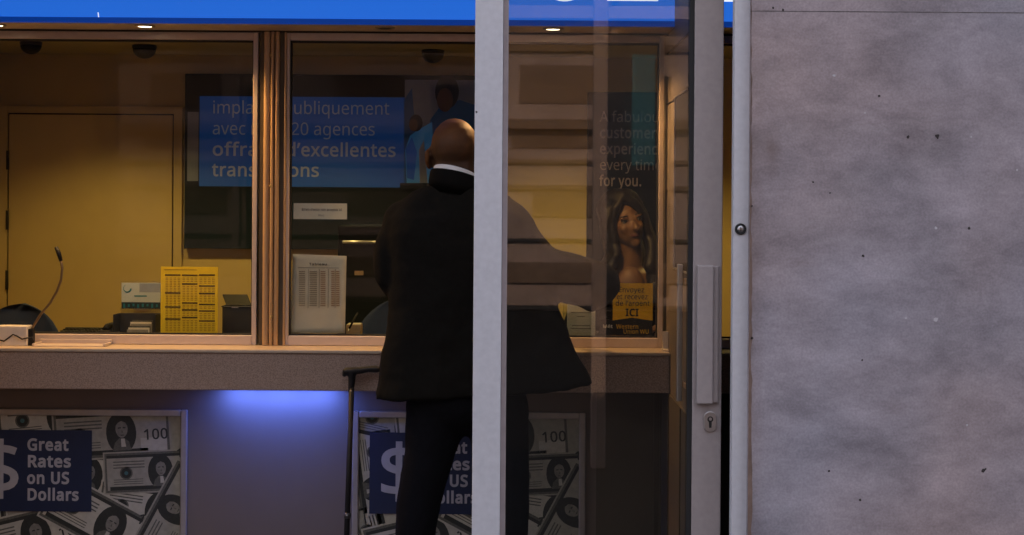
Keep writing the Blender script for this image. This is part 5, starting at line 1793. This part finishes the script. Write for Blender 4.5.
wm = skin_mesh(vs, fs, w_pick)
for sx in (-1, 1):
    ellipsoid(wm, (tx + sx * 0.029 + 0.004, ty - 0.067, tz + 0.003), (0.0115, 0.006, 0.0045), None, 'eye_white', 12)
    ellipsoid(wm, (tx + sx * 0.029 + 0.006, ty - 0.0715, tz + 0.004), (0.0058, 0.003, 0.0048), None, 'iris', 10)
    ellipsoid(wm, (tx + sx * 0.029 + 0.004, ty - 0.0695, tz + 0.0095), (0.0135, 0.006, 0.0035), None, 'hair', 10)
    ellipsoid(wm, (tx + sx * 0.030 + 0.004, ty - 0.074, tz + 0.024), (0.018, 0.004, 0.003), None, 'hair', 10)
wm.v = [turn(v) for v in wm.v]
wo = wm.build('person', origin=(tx, ty, 0))
tag(wo, 'woman with long dark hair standing behind the teller glass above the yellow sticker', 'person')
hr = MB()
ellipsoid(hr, (tx, ty + 0.048, tz + 0.048), (0.084, 0.092, 0.090))
ellipsoid(hr, (tx, ty + 0.0, tz + 0.098), (0.066, 0.070, 0.034))
for sx in (-1, 1):
    chain(hr, [(tx + sx * 0.052, ty - 0.005, tz + 0.085), (tx + sx * 0.078, ty + 0.0, tz + 0.01), (tx + sx * 0.083, ty - 0.005, tz - 0.10), (tx + sx * 0.092, ty - 0.045, tz - 0.20), (tx + sx * 0.088, ty - 0.075, tz - 0.30)], [0.026, 0.024, 0.028, 0.032, 0.022])
for sx in (-1, 1):
    chain(hr, [(tx - 0.012, ty - 0.052, tz + 0.098), (tx + sx * 0.040 - 0.004, ty - 0.058, tz + 0.066), (tx + sx * 0.066, ty - 0.040, tz + 0.010), (tx + sx * 0.072, ty - 0.030, tz - 0.07), (tx + sx * 0.074, ty - 0.06, tz - 0.17)], [0.016, 0.017, 0.016, 0.020, 0.026])
chain(hr, [(tx, ty + 0.08, tz), (tx, ty + 0.085, tz - 0.15), (tx, ty + 0.11, tz - 0.28)], [0.075, 0.085, 0.06])
vs, fs = fuse(hr, 0.006, 4, fold=0.010, fold_size=0.03)
vs = [turn(v) for v in vs]
sub(skin_mesh(vs, fs, lambda c_: 'hair').build('hair', wo), 'long dark hair')
wj = MB()
loft(wj, [(tx, ty + 0.02, sh_z - 0.50, sh_z - 0.50, 0.165, 0.118, 0.12), (tx, ty + 0.02, sh_z - 0.33, sh_z - 0.33, 0.150, 0.112, 0.11), (tx, ty + 0.01, sh_z - 0.15, sh_z - 0.15, 0.160, 0.115, 0.115),
          (tx, ty + 0.02, sh_z - 0.03, sh_z - 0.03, 0.150, 0.082, 0.095), (tx, ty + 0.03, sh_z + 0.02, sh_z + 0.02, 0.090, 0.055, 0.065)], 'suit')
for (s0, e0, w0) in ((tsL, teL, twL), (tsR, teR, twR)):
    chain(wj, [tuple(s0), tuple(e0), tuple(e0.lerp(w0, 0.92))], [0.058, 0.048, 0.036])
vs, fs = fuse(wj, 0.008, 4, fold=0.010, fold_size=0.08)
sub(skin_mesh(vs, fs, lambda c_: 'suit_lapel').build('jacket', wo), 'dark jacket')
wt = MB()
ellipsoid(wt, (tx, ty + 0.02, sh_z - 0.47), (0.165, 0.12, 0.13))
for sx in (-1, 1):
    chain(wt, [(tx + sx * 0.085, ty + 0.02, sh_z - 0.48), (tx + sx * 0.08, ty + 0.0, 0.43), (tx + sx * 0.08, ty + 0.03, 0.09)], [0.088, 0.062, 0.05])
vs, fs = fuse(wt, 0.010, 4)
skin_mesh(vs, fs, lambda c_: 'trouser').build('trousers', wo)
for sx in (-1, 1):
    s_ = MB()
    chain(s_, [(tx + sx * 0.08, ty + 0.06, 0.042), (tx + sx * 0.08, ty - 0.04, 0.04), (tx + sx * 0.08, ty - 0.13, 0.028)], [0.04, 0.04, 0.027])
    vs, fs = fuse(s_, 0.006, 3)
    vs = [Vector((v.x, v.y, max(v.z, 0.001))) for v in vs]
    skin_mesh(vs, fs, lambda c_: 'shoe').build('shoe', wo)
